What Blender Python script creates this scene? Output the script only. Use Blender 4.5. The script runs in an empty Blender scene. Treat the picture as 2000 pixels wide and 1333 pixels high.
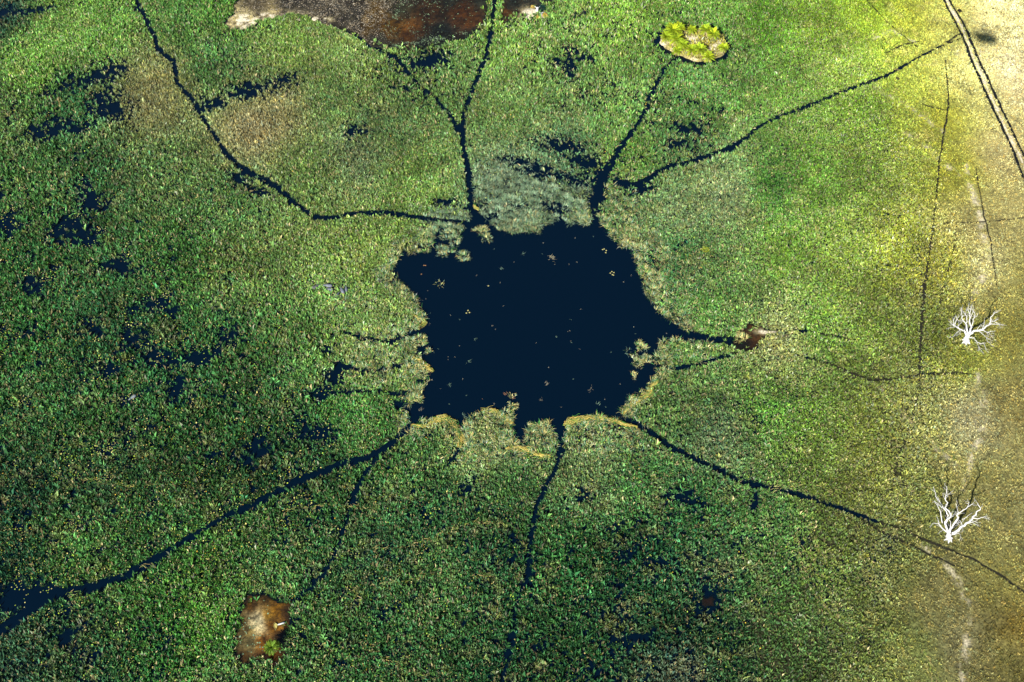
import bpy, math, random
import numpy as np
from mathutils import Vector, Matrix

rng = np.random.default_rng(7)
random.seed(7)
R = math.radians

# ---------------------------------------------------------------- camera, sky, sun
FPX = 2000.0                       # focal length in pixels of the 2000 px wide photograph
PITCH = R(55.0)                    # camera looks this far below the horizontal
CAM_H = 330.0 * math.sin(PITCH)
scene = bpy.context.scene
cam_d = bpy.data.cameras.new('camera')
cam_d.sensor_width = 36.0
cam_d.lens = 36.0 * FPX / 2000.0
cam_d.clip_start = 0.5
cam_d.clip_end = 6000.0
cam = bpy.data.objects.new('camera', cam_d)
scene.collection.objects.link(cam)
cam.location = (0, 0, CAM_H)
cam.rotation_euler = (math.pi / 2 - PITCH, 0, 0)
scene.camera = cam

CP, SP = math.cos(PITCH), math.sin(PITCH)

def at(u, v, z=0.0):
    """pixel of the photograph -> point on the horizontal plane at height z"""
    a = (np.asarray(u, float) - 1000.0) / FPX
    b = (666.5 - np.asarray(v, float)) / FPX
    dx = a
    dy = CP + b * SP
    dz = -SP + b * CP
    t = (z - CAM_H) / dz
    return np.stack([dx * t, dy * t, np.broadcast_to(z, np.shape(dx * t)).astype(float)], -1)

def pix(x, y, z=0.0):
    yy = y
    zz = z - CAM_H
    f = yy * CP - zz * SP
    up = yy * SP + zz * CP
    f = np.maximum(f, 1.0)
    return 1000.0 + FPX * x / f, 666.5 - FPX * up / f

HELI = np.array([1.0, -13.0, CAM_H + 5.0])            # the aircraft the photograph was taken from
SHADOW = at(1924.0, 70.0, 0.5)                       # where its shadow lies on the dry grass
ray = (SHADOW - HELI) / np.linalg.norm(SHADOW - HELI)  # direction sunlight travels
SUN_EL = math.asin(-ray[2])
SUN_AZ = math.atan2(-ray[0], -ray[1])                # from +Y towards +X

world = bpy.data.worlds.new("World")
scene.world = world
world.use_nodes = True
wn = world.node_tree
bgn = wn.nodes['Background']
sky = wn.nodes.new('ShaderNodeTexSky')
sky.sky_type = 'NISHITA'
sky.sun_disc = False
sky.sun_elevation = SUN_EL
sky.sun_rotation = SUN_AZ
sky.dust_density = 0.4
sky.ozone_density = 2.0
wn.links.new(sky.outputs[0], bgn.inputs[0])
bgn.inputs[1].default_value = 0.05

sun_d = bpy.data.lights.new('sun', 'SUN')
sun_d.energy = 5.0
sun_d.angle = R(0.4)
sun_d.color = (1.0, 0.95, 0.85)
sun = bpy.data.objects.new('sun', sun_d)
scene.collection.objects.link(sun)
sun.location = (-200, -300, 400)
sun.rotation_euler = Vector(ray).to_track_quat('-Z', 'Y').to_euler()

scene.view_settings.view_transform = 'Standard'
scene.view_settings.look = 'None'
scene.view_settings.gamma = 1.0
scene.view_settings.exposure = 1.15
scene.cycles.max_bounces = 5
scene.cycles.diffuse_bounces = 2
scene.cycles.glossy_bounces = 2
scene.cycles.transmission_bounces = 3
scene.cycles.transparent_max_bounces = 6

# ---------------------------------------------------------------- small helpers
def lin(c):
    c = np.asarray(c, float) / 255.0
    return np.where(c <= 0.04045, c / 12.92, ((c + 0.055) / 1.055) ** 2.4)

def hash2(ix, iy, seed):
    ix = ix.astype(np.int64); iy = iy.astype(np.int64)
    h = (ix * 374761393 + iy * 668265263 + seed * 144269504) & 0xffffffff
    h = ((h ^ (h >> 13)) * 1274126177) & 0xffffffff
    h = h ^ (h >> 16)
    return (h & 0xffffff) / float(0xffffff)

def vnoise(x, y, seed=0):
    xi = np.floor(x); yi = np.floor(y)
    fx = x - xi; fy = y - yi
    fx = fx * fx * (3 - 2 * fx); fy = fy * fy * (3 - 2 * fy)
    a = hash2(xi, yi, seed); b = hash2(xi + 1, yi, seed)
    c = hash2(xi, yi + 1, seed); d = hash2(xi + 1, yi + 1, seed)
    return a + (b - a) * fx + (c - a) * fy + (a - b - c + d) * fx * fy

def fbm(x, y, scale, seed=0, octv=3):
    s = 0.0; w = 0.5; t = 0.0
    for k in range(octv):
        s = s + w * vnoise(x / scale * 2 ** k + 17.3 * k, y / scale * 2 ** k - 9.1 * k, seed + 11 * k)
        t += w; w *= 0.5
    return s / t

def sstep(a, b, x):
    t = np.clip((x - a) / (b - a), 0, 1)
    return t * t * (3 - 2 * t)

def idw(u, v, pts, vals, soft=45.0, power=2.0):
    pts = np.asarray(pts, float); vals = np.asarray(vals, float)
    out = np.empty((len(u), vals.shape[1]))
    for s in range(0, len(u), 40000):
        uu = u[s:s + 40000, None]; vv = v[s:s + 40000, None]
        d2 = (uu - pts[None, :, 0]) ** 2 + (vv - pts[None, :, 1]) ** 2 + soft * soft
        w = d2 ** -power
        out[s:s + 40000] = (w @ vals) / w.sum(1, keepdims=True)
    return out

def seg_dist(u, v, poly):
    """distance to a polyline and its interpolated width; poly rows are u, v, half width"""
    best = np.full(len(u), 1e9); wid = np.zeros(len(u))
    for p, q in zip(poly[:-1], poly[1:]):
        px, py, pw = p; qx, qy, qw = q
        dx, dy = qx - px, qy - py
        t = np.clip(((u - px) * dx + (v - py) * dy) / (dx * dx + dy * dy + 1e-9), 0, 1)
        d = np.hypot(u - px - t * dx, v - py - t * dy)
        m = d < best
        best = np.where(m, d, best); wid = np.where(m, pw + t * (qw - pw), wid)
    return best, wid

def poly_sd(u, v, poly):
    """signed distance to a closed polygon, negative inside"""
    poly = np.asarray(poly, float)
    inside = np.zeros(len(u), bool); d = np.full(len(u), 1e9)
    n = len(poly)
    for i in range(n):
        x1, y1 = poly[i]; x2, y2 = poly[(i + 1) % n]
        c = ((y1 > v) != (y2 > v)) & (u < (x2 - x1) * (v - y1) / (y2 - y1 + 1e-12) + x1)
        inside ^= c
        dx, dy = x2 - x1, y2 - y1
        t = np.clip(((u - x1) * dx + (v - y1) * dy) / (dx * dx + dy * dy + 1e-9), 0, 1)
        d = np.minimum(d, np.hypot(u - x1 - t * dx, v - y1 - t * dy))
    return np.where(inside, -d, d)

COL = scene.collection

def tag(o, label=None, cat=None, group=None, kind=None):
    if label: o['label'] = label
    if cat: o['category'] = cat
    if group: o['group'] = group
    if kind: o['kind'] = kind
    return o

def empty(name, loc, rz=0.0):
    o = bpy.data.objects.new(name, None)
    o.empty_display_size = 0.5
    o.location = tuple(float(c) for c in loc); o.rotation_euler = (0, 0, rz)
    COL.objects.link(o)
    return o

def mesh_np(name, verts, faces, mat, cols=None, parent=None, smooth=False):
    """verts (N,3), faces (M,k) -> one mesh object; cols per face (M,3)"""
    verts = np.ascontiguousarray(verts, np.float32)
    faces = np.ascontiguousarray(faces, np.int32)
    m, k = faces.shape
    me = bpy.data.meshes.new(name)
    me.vertices.add(len(verts)); me.vertices.foreach_set('co', verts.ravel())
    me.loops.add(m * k); me.loops.foreach_set('vertex_index', faces.ravel())
    me.polygons.add(m)
    me.polygons.foreach_set('loop_start', np.arange(0, m * k, k, dtype=np.int32))
    if smooth:
        me.polygons.foreach_set('use_smooth', np.ones(m, bool))
    me.update(calc_edges=True)
    if cols is not None:
        dom = 'FACE' if len(cols) == m else 'POINT'
        at_ = me.attributes.new('Col', 'FLOAT_COLOR', dom)
        c4 = np.ones((len(cols), 4), np.float32); c4[:, :3] = cols
        at_.data.foreach_set('color', c4.ravel())
    me.materials.append(mat)
    o = bpy.data.objects.new(name, me)
    COL.objects.link(o)
    if parent is not None: o.parent = parent
    return o

class MB:
    """collects quads and triangles (as degenerate-free polygons) for one mesh"""
    def __init__(self): self.v = []; self.f = []; self.c = []
    def add(self, verts, faces, col=None):
        b = len(self.v)
        self.v.extend([tuple(float(q) for q in p) for p in verts])
        for f in faces:
            self.f.append(tuple(b + i for i in f)); self.c.append(col if col is not None else (1, 1, 1))
    def tube(self, pts, rad, sides=7, col=None, cap=True):
        pts = [Vector([float(q) for q in p]) for p in pts]
        rings = []; n = len(pts)
        ref = Vector((0.31, 0.17, 0.93)).normalized()
        for i in range(n):
            t = (pts[min(i + 1, n - 1)] - pts[max(i - 1, 0)]).normalized()
            if abs(t.dot(ref)) > 0.95: ref = Vector((1, 0.2, 0)).normalized()
            a = t.cross(ref).normalized(); b = t.cross(a).normalized()
            rings.append([pts[i] + (a * math.cos(2 * math.pi * k / sides) + b * math.sin(2 * math.pi * k / sides)) * rad[i] for k in range(sides)])
        vs = [p for r_ in rings for p in r_]; fs = []
        for i in range(n - 1):
            for k in range(sides):
                k2 = (k + 1) % sides
                fs.append((i * sides + k, i * sides + k2, (i + 1) * sides + k2, (i + 1) * sides + k))
        if cap:
            fs.append(tuple(range(sides))[::-1]); fs.append(tuple((n - 1) * sides + k for k in range(sides)))
        self.add(vs, fs, col)
    def build(self, name, mat, parent=None, smooth=True):
        me = bpy.data.meshes.new(name)
        me.from_pydata(self.v, [], self.f)
        at_ = me.attributes.new('Col', 'FLOAT_COLOR', 'FACE')
        c4 = np.ones((len(self.f), 4), np.float32); c4[:, :3] = np.asarray(self.c, np.float32)
        at_.data.foreach_set('color', c4.ravel())
        if smooth: me.polygons.foreach_set('use_smooth', np.ones(len(self.f), bool))
        me.update()
        me.materials.append(mat)
        o = bpy.data.objects.new(name, me); COL.objects.link(o)
        if parent is not None: o.parent = parent
        return o

# ---------------------------------------------------------------- materials
def new_mat(name):
    m = bpy.data.materials.new(name); m.use_nodes = True
    nt = m.node_tree; nt.nodes.clear()
    return m, nt, nt.nodes.new('ShaderNodeOutputMaterial')

def mat_leaf(name, transl=0.16):
    m, nt, out = new_mat(name)
    a = nt.nodes.new('ShaderNodeAttribute'); a.attribute_name = 'Col'
    d = nt.nodes.new('ShaderNodeBsdfDiffuse'); t = nt.nodes.new('ShaderNodeBsdfTranslucent')
    mx = nt.nodes.new('ShaderNodeMixShader'); mx.inputs[0].default_value = transl
    nt.links.new(a.outputs['Color'], d.inputs['Color']); nt.links.new(a.outputs['Color'], t.inputs['Color'])
    nt.links.new(d.outputs[0], mx.inputs[1]); nt.links.new(t.outputs[0], mx.inputs[2])
    nt.links.new(mx.outputs[0], out.inputs['Surface'])
    return m

def mat_attr(name, rough=0.9, nscale=1.2, lo=0.55, hi=1.35, detail=5.0, bump=0.0, band=.2):
    m, nt, out = new_mat(name)
    a = nt.nodes.new('ShaderNodeAttribute'); a.attribute_name = 'Col'
    g = nt.nodes.new('ShaderNodeNewGeometry')
    n = nt.nodes.new('ShaderNodeTexNoise'); n.inputs['Scale'].default_value = nscale; n.inputs['Detail'].default_value = detail
    n.inputs['Roughness'].default_value = 0.7
    nt.links.new(g.outputs['Position'], n.inputs['Vector'])
    mr = nt.nodes.new('ShaderNodeMapRange'); mr.inputs['From Min'].default_value = .5 - band; mr.inputs['From Max'].default_value = .5 + band
    mr.inputs['To Min'].default_value = lo; mr.inputs['To Max'].default_value = hi
    nt.links.new(n.outputs['Fac'], mr.inputs['Value'])
    mul = nt.nodes.new('ShaderNodeVectorMath'); mul.operation = 'SCALE'
    nt.links.new(a.outputs['Color'], mul.inputs[0]); nt.links.new(mr.outputs[0], mul.inputs['Scale'])
    p = nt.nodes.new('ShaderNodeBsdfPrincipled'); p.inputs['Roughness'].default_value = rough
    p.inputs['Specular IOR Level'].default_value = 0.2
    nt.links.new(mul.outputs[0], p.inputs['Base Color'])
    if bump:
        b = nt.nodes.new('ShaderNodeBump'); b.inputs['Strength'].default_value = bump; b.inputs['Distance'].default_value = 0.3
        nt.links.new(n.outputs['Fac'], b.inputs['Height']); nt.links.new(b.outputs[0], p.inputs['Normal'])
    nt.links.new(p.outputs[0], out.inputs['Surface'])
    return m

M_LEAF = mat_leaf('grass blades')
M_PAD = mat_leaf('lily leaves', 0.15)
M_PALM = mat_leaf('palm leaves', 0.3)
M_GROUND = mat_attr('marsh soil and sand', 0.92, 1.5, 0.45, 1.5, 8.0, 0.6, .11)
M_WOOD = mat_attr('bleached dead wood', 0.8, 2.5, 0.82, 1.12, 5.0, 0.25)
M_HIDE = mat_attr('wet grey hide', 0.45, 2.0, 0.8, 1.2, 4.0, 0.1)
M_MUD = mat_attr('wet dark mud', 0.6, 2.0, 0.6, 1.3, 5.0, 0.2)
M_PAINT = mat_attr('aircraft paint', 0.35, 0.4, 0.97, 1.03, 2.0, 0.0)

M_WATER, nt, out = new_mat('deep dark water')
p = nt.nodes.new('ShaderNodeBsdfPrincipled')
p.inputs['Base Color'].default_value = (0.0003, 0.0042, 0.0115, 1); p.inputs['Roughness'].default_value = 0.09
p.inputs['IOR'].default_value = 1.33
g = nt.nodes.new('ShaderNodeNewGeometry'); n = nt.nodes.new('ShaderNodeTexNoise'); n.inputs['Scale'].default_value = 0.8; n.inputs['Detail'].default_value = 4
nt.links.new(g.outputs['Position'], n.inputs['Vector'])
b = nt.nodes.new('ShaderNodeBump'); b.inputs['Strength'].default_value = 0.06; b.inputs['Distance'].default_value = 0.2
nt.links.new(n.outputs['Fac'], b.inputs['Height']); nt.links.new(b.outputs[0], p.inputs['Normal'])
nt.links.new(p.outputs[0], out.inputs['Surface'])

M_POND, nt, out = new_mat('shallow clear water')
tr = nt.nodes.new('ShaderNodeBsdfTransparent'); tr.inputs[0].default_value = (0.86, 0.84, 0.72, 1)
gl = nt.nodes.new('ShaderNodeBsdfGlossy'); gl.inputs['Roughness'].default_value = 0.06
mx = nt.nodes.new('ShaderNodeMixShader')
mx.inputs[0].default_value = 0.035; nt.links.new(tr.outputs[0], mx.inputs[1]); nt.links.new(gl.outputs[0], mx.inputs[2])
nt.links.new(mx.outputs[0], out.inputs['Surface'])

# ---------------------------------------------------------------- what grows where (traced on the photograph, used on the ground plane)
# u, v, colour of the growth
VEG = [(0,20,45,85,75),(120,40,120,170,75),(200,60,110,165,70),(350,40,85,140,65),(430,30,90,145,60),(560,90,125,165,75),(700,130,130,165,85),
(850,160,100,140,75),(1010,80,115,160,70),(1100,60,115,160,75),(1200,30,120,165,60),(1400,30,100,150,60),(1500,60,95,155,40),(1600,40,125,165,45),
(1700,40,150,180,50),(1780,40,175,185,60),(1840,40,195,195,100),(1950,40,238,226,160),(1980,150,238,222,168),
(60,130,110,160,65),(0,230,90,130,70),(150,200,55,110,65),(300,190,150,150,100),(320,160,140,145,90),(400,130,70,125,65),(480,160,85,130,70),(500,240,165,152,110),(540,215,150,148,100),
(650,200,100,140,75),(760,250,100,140,80),(1000,200,105,145,75),(1110,140,95,135,70),(1200,220,105,150,75),(1350,170,90,145,70),(1450,130,95,145,65),
(1550,170,105,150,60),(1650,110,130,165,60),(1700,220,110,155,45),(1780,200,168,182,70),(1850,230,188,190,60),(1900,180,215,210,130),(1960,300,220,205,140),
(40,350,75,125,65),(200,350,65,115,65),(330,330,95,135,75),(450,400,75,120,65),(600,330,110,145,75),(700,300,115,140,95),(800,350,110,150,70),
(1010,360,105,130,100),(1100,300,90,130,90),(1230,300,100,150,65),(1330,280,75,120,70),(1330,400,110,140,90),(1430,380,120,140,95),(1500,370,75,140,50),
(1600,350,95,145,50),(1700,350,105,140,50),(1780,330,140,160,60),(1870,340,178,178,60),(1900,440,200,190,120),(1970,430,190,180,115),
(50,500,60,115,60),(200,500,60,110,60),(350,500,70,125,60),(480,520,95,130,65),(600,480,115,150,75),(700,500,125,160,75),(1330,520,75,135,75),
(1420,520,100,140,75),(1400,600,95,150,70),(1530,500,110,155,55),(1650,500,120,150,55),(1760,480,150,165,50),(1850,520,175,180,60),(1920,520,210,200,140),(1980,550,165,160,90),
(50,650,55,110,55),(200,650,50,100,60),(330,700,50,105,60),(450,650,60,115,60),(560,650,80,130,65),(650,600,110,155,75),(730,690,130,160,85),
(1350,690,105,150,75),(1450,620,110,150,75),(1520,660,175,182,115),(1600,640,110,160,55),(1700,650,110,140,55),(1800,650,120,140,60),(1880,700,160,170,70),(1960,650,155,150,75),
(50,800,60,110,60),(200,820,65,115,60),(400,850,55,105,55),(550,800,60,110,60),(700,820,75,140,65),(1320,800,95,140,75),(1400,850,95,125,85),
(1500,800,90,145,55),(1600,830,100,140,50),(1700,850,130,145,60),(1800,830,150,155,85),(1900,820,190,185,140),(1970,800,165,155,90),
(50,950,45,85,55),(200,950,60,100,60),(350,950,60,105,60),(500,900,45,90,55),(620,900,60,105,60),(800,900,75,125,65),(950,870,130,150,90),
(850,1000,55,105,60),(1000,950,70,120,65),(1150,900,110,140,85),(1250,950,70,125,65),(1350,1000,55,110,60),(1500,1020,75,120,60),(1600,900,110,140,60),
(1700,930,120,130,60),(1780,970,130,140,75),(1900,950,160,155,90),(1980,1000,165,160,100),
(40,1100,45,90,60),(150,1080,75,125,60),(300,1050,60,110,55),(400,1100,80,135,60),(520,1100,80,130,70),(620,1050,60,110,60),(750,1080,60,105,65),
(850,1130,75,120,65),(950,1100,45,95,55),(1100,1100,50,105,55),(1250,1100,45,100,60),(1400,1130,55,95,60),(1500,1150,75,120,60),(1620,1100,105,130,60),
(1750,1080,125,135,75),(1850,1150,145,140,85),(1950,1150,150,145,80),
(30,1300,65,105,75),(150,1280,60,105,65),(330,1260,55,115,55),(400,1230,95,165,60),(450,1300,80,130,70),(620,1250,75,120,65),(720,1280,60,110,60),
(850,1250,65,110,60),(950,1290,45,95,55),(1150,1280,45,90,50),(1300,1250,35,80,50),(1320,1310,80,100,80),(1430,1280,50,90,50),(1550,1250,80,115,60),
(1680,1250,100,120,60),(1780,1280,130,140,75),(1880,1250,150,145,100),(1960,1280,140,135,75),(1995,1230,150,130,60)]
VEG_P = np.array([r[:2] for r in VEG]); VEG_C = lin(np.array([r[2:] for r in VEG])); _l = VEG_C @ np.array([.25, .65, .1]); VEG_C = VEG_C + (_l[:, None] * np.array([1.02, 1.0, .50]) - VEG_C) * .06
# u, v, share of open water between the tufts, amount of lily leaves
GAP = [(100,60,.1,0),(0,10,.5,0),(150,220,.55,.35),(300,190,.05,.05),(480,240,.05,.05),(450,140,.35,.15),(600,120,.1,.0),(700,280,.15,.2),(820,130,.4,.1),
(800,340,.12,.8),(1000,250,.15,.7),(1110,140,.4,.4),(1010,370,.25,.1),(1340,270,.4,.8),(1400,400,.1,.1),(1500,300,.1,.05),(1700,300,.05,0),(1900,300,0,0),
(100,420,.45,.5),(300,400,.35,.6),(480,390,.3,.7),(600,480,.15,.6),(700,540,.1,.4),(50,550,.5,.6),(250,550,.5,.6),(450,580,.35,.5),(300,700,.6,.9),
(100,700,.45,.8),(500,700,.4,.6),(600,700,.3,.9),(720,700,.1,.3),(1350,560,.15,.2),(1380,500,.1,.4),(1400,700,.15,.1),(1550,600,.05,0),(100,850,.4,1.),(300,850,.45,.9),
(550,850,.5,.6),(700,820,.2,.6),(60,1000,.45,.8),(300,1000,.35,1.),(500,920,.55,.7),(800,950,.35,.4),(950,900,.1,.05),(1150,900,.15,.2),(1300,850,.2,.4),
(1400,1000,.35,.3),(1500,900,.1,.1),(1700,900,.05,0),(100,1120,.45,1.),(300,1100,.35,1.),(450,1080,.3,1.),(100,1250,.45,.5),(300,1270,.4,.6),(420,1230,.2,.9),
(650,1200,.35,.6),(850,1150,.3,.4),(1000,1100,.4,.15),(1200,1100,.45,.12),(1350,1200,.5,.2),(1200,1300,.5,.15),(1500,1200,.25,.1),(1700,1200,.1,0),(1950,1200,0,0)]
GAP = np.array(GAP, float)
# open dark water between the plants: u, v, half axes, turn
OPEN = [(190,150,80,22,-.3),(215,215,45,35,.2),(130,250,35,18,.3),(85,260,40,18,-.2),(480,182,75,18,-.15),(415,205,28,14,-.3),(560,155,35,14,-.3),(20,440,35,22,0),(140,450,55,28,.3),
(175,390,40,30,.2),(230,520,45,18,.1),(270,670,30,25,.6),(320,705,45,22,.1),(390,705,45,20,0),(345,765,30,26,-.5),(215,722,26,16,0),(440,660,30,18,0),(470,355,28,18,.3),(510,380,30,12,.2),(690,258,22,16,0),
(1110,130,22,32,.3),(1150,112,16,8,0),(1100,285,60,16,.15),(1050,342,45,10,.25),(1110,352,45,12,.3),(1030,320,30,8,.1),(1005,405,20,5,.2),(960,425,22,6,-.2),(1145,318,50,16,.1),(1060,330,30,10,.2),(1175,340,28,18,-.4),(1165,390,16,40,.1),(1080,405,24,10,0),(985,312,28,6,.05),(1345,255,40,14,.1),(1320,285,20,10,0),(925,410,22,10,0),(870,398,28,8,.1),
(500,880,35,20,0),(620,850,40,22,0),(480,905,40,12,.3),(70,1160,50,25,-.3),(20,1170,40,30,0),(170,1275,28,14,.3),(130,1240,22,22,0),(1140,970,14,22,-.3),(915,950,12,22,.2),(1385,1180,24,24,0),(1250,1250,24,12,0),
(1340,980,40,14,.3),(0,30,60,14,-.3),(60,22,70,8,-.15),(830,125,45,18,-.2),(245,790,14,10,0),(655,735,22,36,.5),(620,770,20,16,0),(1250,375,30,12,-.2),(780,790,16,14,0),(1470,985,12,20,.2),(60,560,35,14,.2),(310,600,40,16,.1),(180,640,30,16,0),(640,690,14,10,0)]

POOL = [(765,530),(785,495),(840,492),(848,462),(856,445),(905,447),(930,440),(960,448),(1010,455),(1050,455),(1080,432),(1092,420),(1110,438),(1150,440),(1160,415),(1180,440),(1200,470),(1240,488),(1250,540),
(1262,565),(1275,600),(1305,625),(1345,648),(1345,662),(1310,662),(1290,672),(1280,700),(1285,725),(1265,760),(1230,780),(1213,805),(1230,832),(1200,822),(1150,812),(1102,825),(1093,868),(1084,850),
(1060,835),(1032,828),(1025,868),(1005,865),(1000,815),(950,805),(912,825),(902,858),(890,830),(860,815),(830,822),(800,832),(795,800),(818,770),(838,745),(815,690),(805,655),(830,622),(815,590),(795,565),(775,550)]

# channels kept open by animals: polylines of u, v, half width in photograph pixels
CH = [
 [(258,-15,4),(275,20,4),(300,70,4.5),(308,95,4.5),(340,125,4.5),(347,165,4.5),(375,195,4.5),(405,245,4.5),(440,300,5),(465,325,5.5),(500,345,6),(540,365,5.5),(570,395,5),(615,427,5),(650,427,4.5),(700,418,4),(760,417,4),(810,427,4),(860,433,5),(910,440,6),(945,452,9)],
 [(965,-15,3.5),(962,50,3.5),(950,110,4),(930,160,4.5),(912,205,4.5),(902,250,5.5),(905,290,5.5),(915,340,6),(920,390,8),(930,430,11),(965,455,8)],
 [(770,112,2),(800,145,3),(822,175,3),(850,195,3),(875,220,3.5),(895,260,4)],
 [(1312,118,2.5),(1290,150,3),(1272,190,3.2),(1262,215,3.5),(1235,260,4),(1205,300,5),(1190,330,7),(1172,365,8),(1162,400,8)],
 [(1845,88,1.4),(1800,110,1.7),(1740,145,2.0),(1710,158,3),(1660,175,2.2),(1600,200,2.4),(1560,215,2.6),(1510,235,3.2),(1480,250,3.6),(1460,268,3.6),(1430,290,4),(1390,305,4),(1350,318,4),(1300,330,5),(1270,350,6),(1240,362,5),(1205,358,8)],
 [(1290,642,22),(1325,653,11),(1370,661,8),(1410,667,7),(1435,668,9)],
 [(1435,692,3),(1400,702,3.5),(1360,715,3.5),(1310,722,3),(1285,715,5)],
 [(1225,822,7),(1260,840,6.5),(1300,870,5.5),(1350,895,5),(1400,920,5.5),(1440,940,5),(1500,953,4.5),(1550,965,3.5),(1610,985,4),(1660,1000,3.5),(1710,1020,3.2)],
 [(1100,830,6),(1092,890,6),(1085,920,5),(1065,950,4.5),(1050,985,6),(1040,1030,5),(1032,1080,4.5),(1030,1120,4),(1015,1165,4.5),(1003,1200,4),(1000,1240,3.5),(990,1290,3.5),(978,1350,3.5)],
 [(810,825,6),(770,865,6),(720,895,6.5),(660,910,6.5),(600,935,7),(540,965,6.5),(490,990,6),(440,1010,6.5),(400,1035,6),(350,1065,7),(310,1090,8),(290,1105,8),(240,1130,10),(180,1150,10),(110,1162,11),(60,1190,11),(20,1222,12),(-15,1250,13)],
 [(740,890,3.5),(710,930,4),(690,970,4.5),(680,1010,4),(660,1070,3.5),(640,1110,3),(610,1150,3.5),(570,1178,3)],
 [(812,650,5),(790,660,4),(760,670,3),(700,660,3),(670,650,2.5)],
 [(790,712,2.5),(760,722,3),(720,728,3),(690,722,4),(660,715,8)],
 [(800,768,4),(770,772,5),(740,766,3),(690,768,2.5),(650,770,4),(620,785,3)],
 [(905,862,4),(890,890,4),(875,905,2)],
 [(1290,75,1.2),(1281,85,2.5),(1277,92,2.5)],[(1262,60,1.2),(1281,85,2)],
 [(640,40,1.5),(690,68,2),(720,90,3),(770,112,3)],
 [(1655,560,.1),(1655,561,.1)],
]
# trodden muddy trails over the firmer ground
TRAIL = [
 [(1712,1020,2.6),(1760,1035,2.2),(1800,1055,2.2),(1850,1075,1.8),(1900,1095,1.8),(1950,1125,1.8),(2010,1165,1.8)],
 [(1660,1004,1.5),(1720,1040,1.5),(1790,1072,1.6),(1850,1102,1.4),(1880,1112,.8)],
 [(1848,86,2.2),(1866,74,1.6),(1880,66,1)],[(1850,88,1.5),(1875,78,1)],
 [(1845,120,.8),(1852,200,1.3),(1845,250,1.4),(1835,310,1.5),(1828,380,1.5),(1822,440,1.1),(1815,500,1.2),(1805,560,3.0),(1800,620,3.4),(1796,680,3),(1795,720,1.6),(1795,760,1),(1780,820,.9),(1760,880,.8),(1745,930,.7)],
 [(1868,440,.8),(1860,500,.9),(1840,570,1),(1822,640,.8)],
 [(1555,695,1),(1620,712,1.8),(1660,730,2),(1700,745,1.8),(1760,740,1.8),(1810,732,1.5),(1870,730,1.2),(1905,734,.8)],
 [(1550,645,.8),(1600,652,1.5),(1660,665,1)],
 [(1905,330,.7),(1910,370,.8),(1920,420,1),(1935,480,1),(1945,560,.8)],
 [(2010,428,.8),(1960,432,.9),(1900,437,.9),(1840,438,.7)],
 [(1730,105,.6),(1765,90,1.5),(1795,84,.6)],[(1690,0,.6),(1730,45,.7),(1760,70,.8),(1790,95,.9)],[(1800,205,.7),(1820,212,1.4),(1845,218,.6)]]
RUTS = [
 [(1836,-12,1.2),(1850,20,1.2),(1862,42,1.2),(1876,68,1.5),(1885,90,1.5),(1900,130,1.6),(1925,185,1.6),(1950,240,1.6),(1975,290,1.5),(1990,330,1.5),(2012,385,1.5)],
 [(1845,-12,1.0),(1862,20,1.1),(1880,48,1.2),(1889,66,1.5),(1897,88,1.5),(1914,128,1.5),(1938,178,1.4),(1963,233,1.4),(1988,284,1.4),(2015,345,1.4)]]
# straw-coloured lines of flattened stalks: half width is the scatter
STRAW = [
 [(680,1165,4),(720,1150,4),(770,1140,3),(820,1128,3),(880,1122,3),(960,1125,2)],[(720,1075,2),(780,1072,4),(830,1060,3),(880,1035,3),(930,1020,2),(990,1025,2)],
 [(700,1255,3),(740,1280,3),(780,1300,3),(820,1320,2)],[(1545,990,3),(1555,1050,4),(1570,1120,3),(1590,1165,4),(1620,1200,3),(1700,1230,2)],[(1575,1005,2),(1600,1080,3),(1610,1095,2)],
 [(1800,1270,3),(1815,1310,3),(1825,1340,3)],[(1708,748,3),(1740,785,3),(1780,830,3),(1830,875,4),(1880,905,4)],[(400,535,3),(450,530,4),(500,528,4),(550,545,3)],
 [(1560,430,2),(1600,470,2),(1590,440,2)],[(1575,570,2),(1600,600,3),(1640,630,2)],[(1000,165,2),(1050,30,1),(1150,15,1)],[(760,1000,2),(640,985,2),(560,1000,2)],
 [(1500,960,6),(1560,945,8),(1640,975,6)],[(300,1105,4),(285,1100,5),(278,1108,4)],[(130,1170,4),(142,1160,7),(150,1180,5)],[(1700,160,5),(1740,190,6),(1800,230,6),(1860,290,5)],
 [(1690,80,4),(1720,65,4),(1760,60,3)],[(1730,130,3),(1780,150,4),(1820,185,3)],[(1770,255,4),(1830,305,5),(1900,370,5)],[(60,985,3),(10,978,3)],[(350,950,2),(250,950,2),(150,935,2)]]

NPOND = [(436,52),(455,25),(470,-20),(957,-20),(955,20),(945,55),(905,80),(860,92),(800,104),(765,104),(728,92),(690,66),(640,50),(570,28),(520,38),(480,58),(450,62)]
NPOND2 = [(972,-20),(1110,-20),(1075,12),(1040,30),(1005,40),(980,48),(974,20)]
LPOND = [(485,1165),(520,1158),(545,1175),(575,1170),(572,1210),(556,1250),(560,1280),(540,1306),(510,1295),(470,1302),(452,1270),(460,1240),(463,1200),(470,1185)]
RPOND = [(1432,660),(1445,645),(1462,630),(1488,632),(1502,648),(1494,665),(1478,684),(1450,692),(1428,684)]
WPOND = [(640,700),(662,695),(676,715),(668,745),(650,765),(628,772),(618,760),(632,735)]
SPOND = [(1364,1170),(1372,1163),(1380,1167),(1392,1162),(1398,1170),(1393,1178),(1398,1186),(1384,1184),(1374,1191),(1370,1180)]
ISLE = [(1288,72),(1300,58),(1330,54),(1362,58),(1395,56),(1412,70),(1422,90),(1416,110),(1395,118),(1365,124),(1340,118),(1318,108),(1298,98),(1286,86)]
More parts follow.
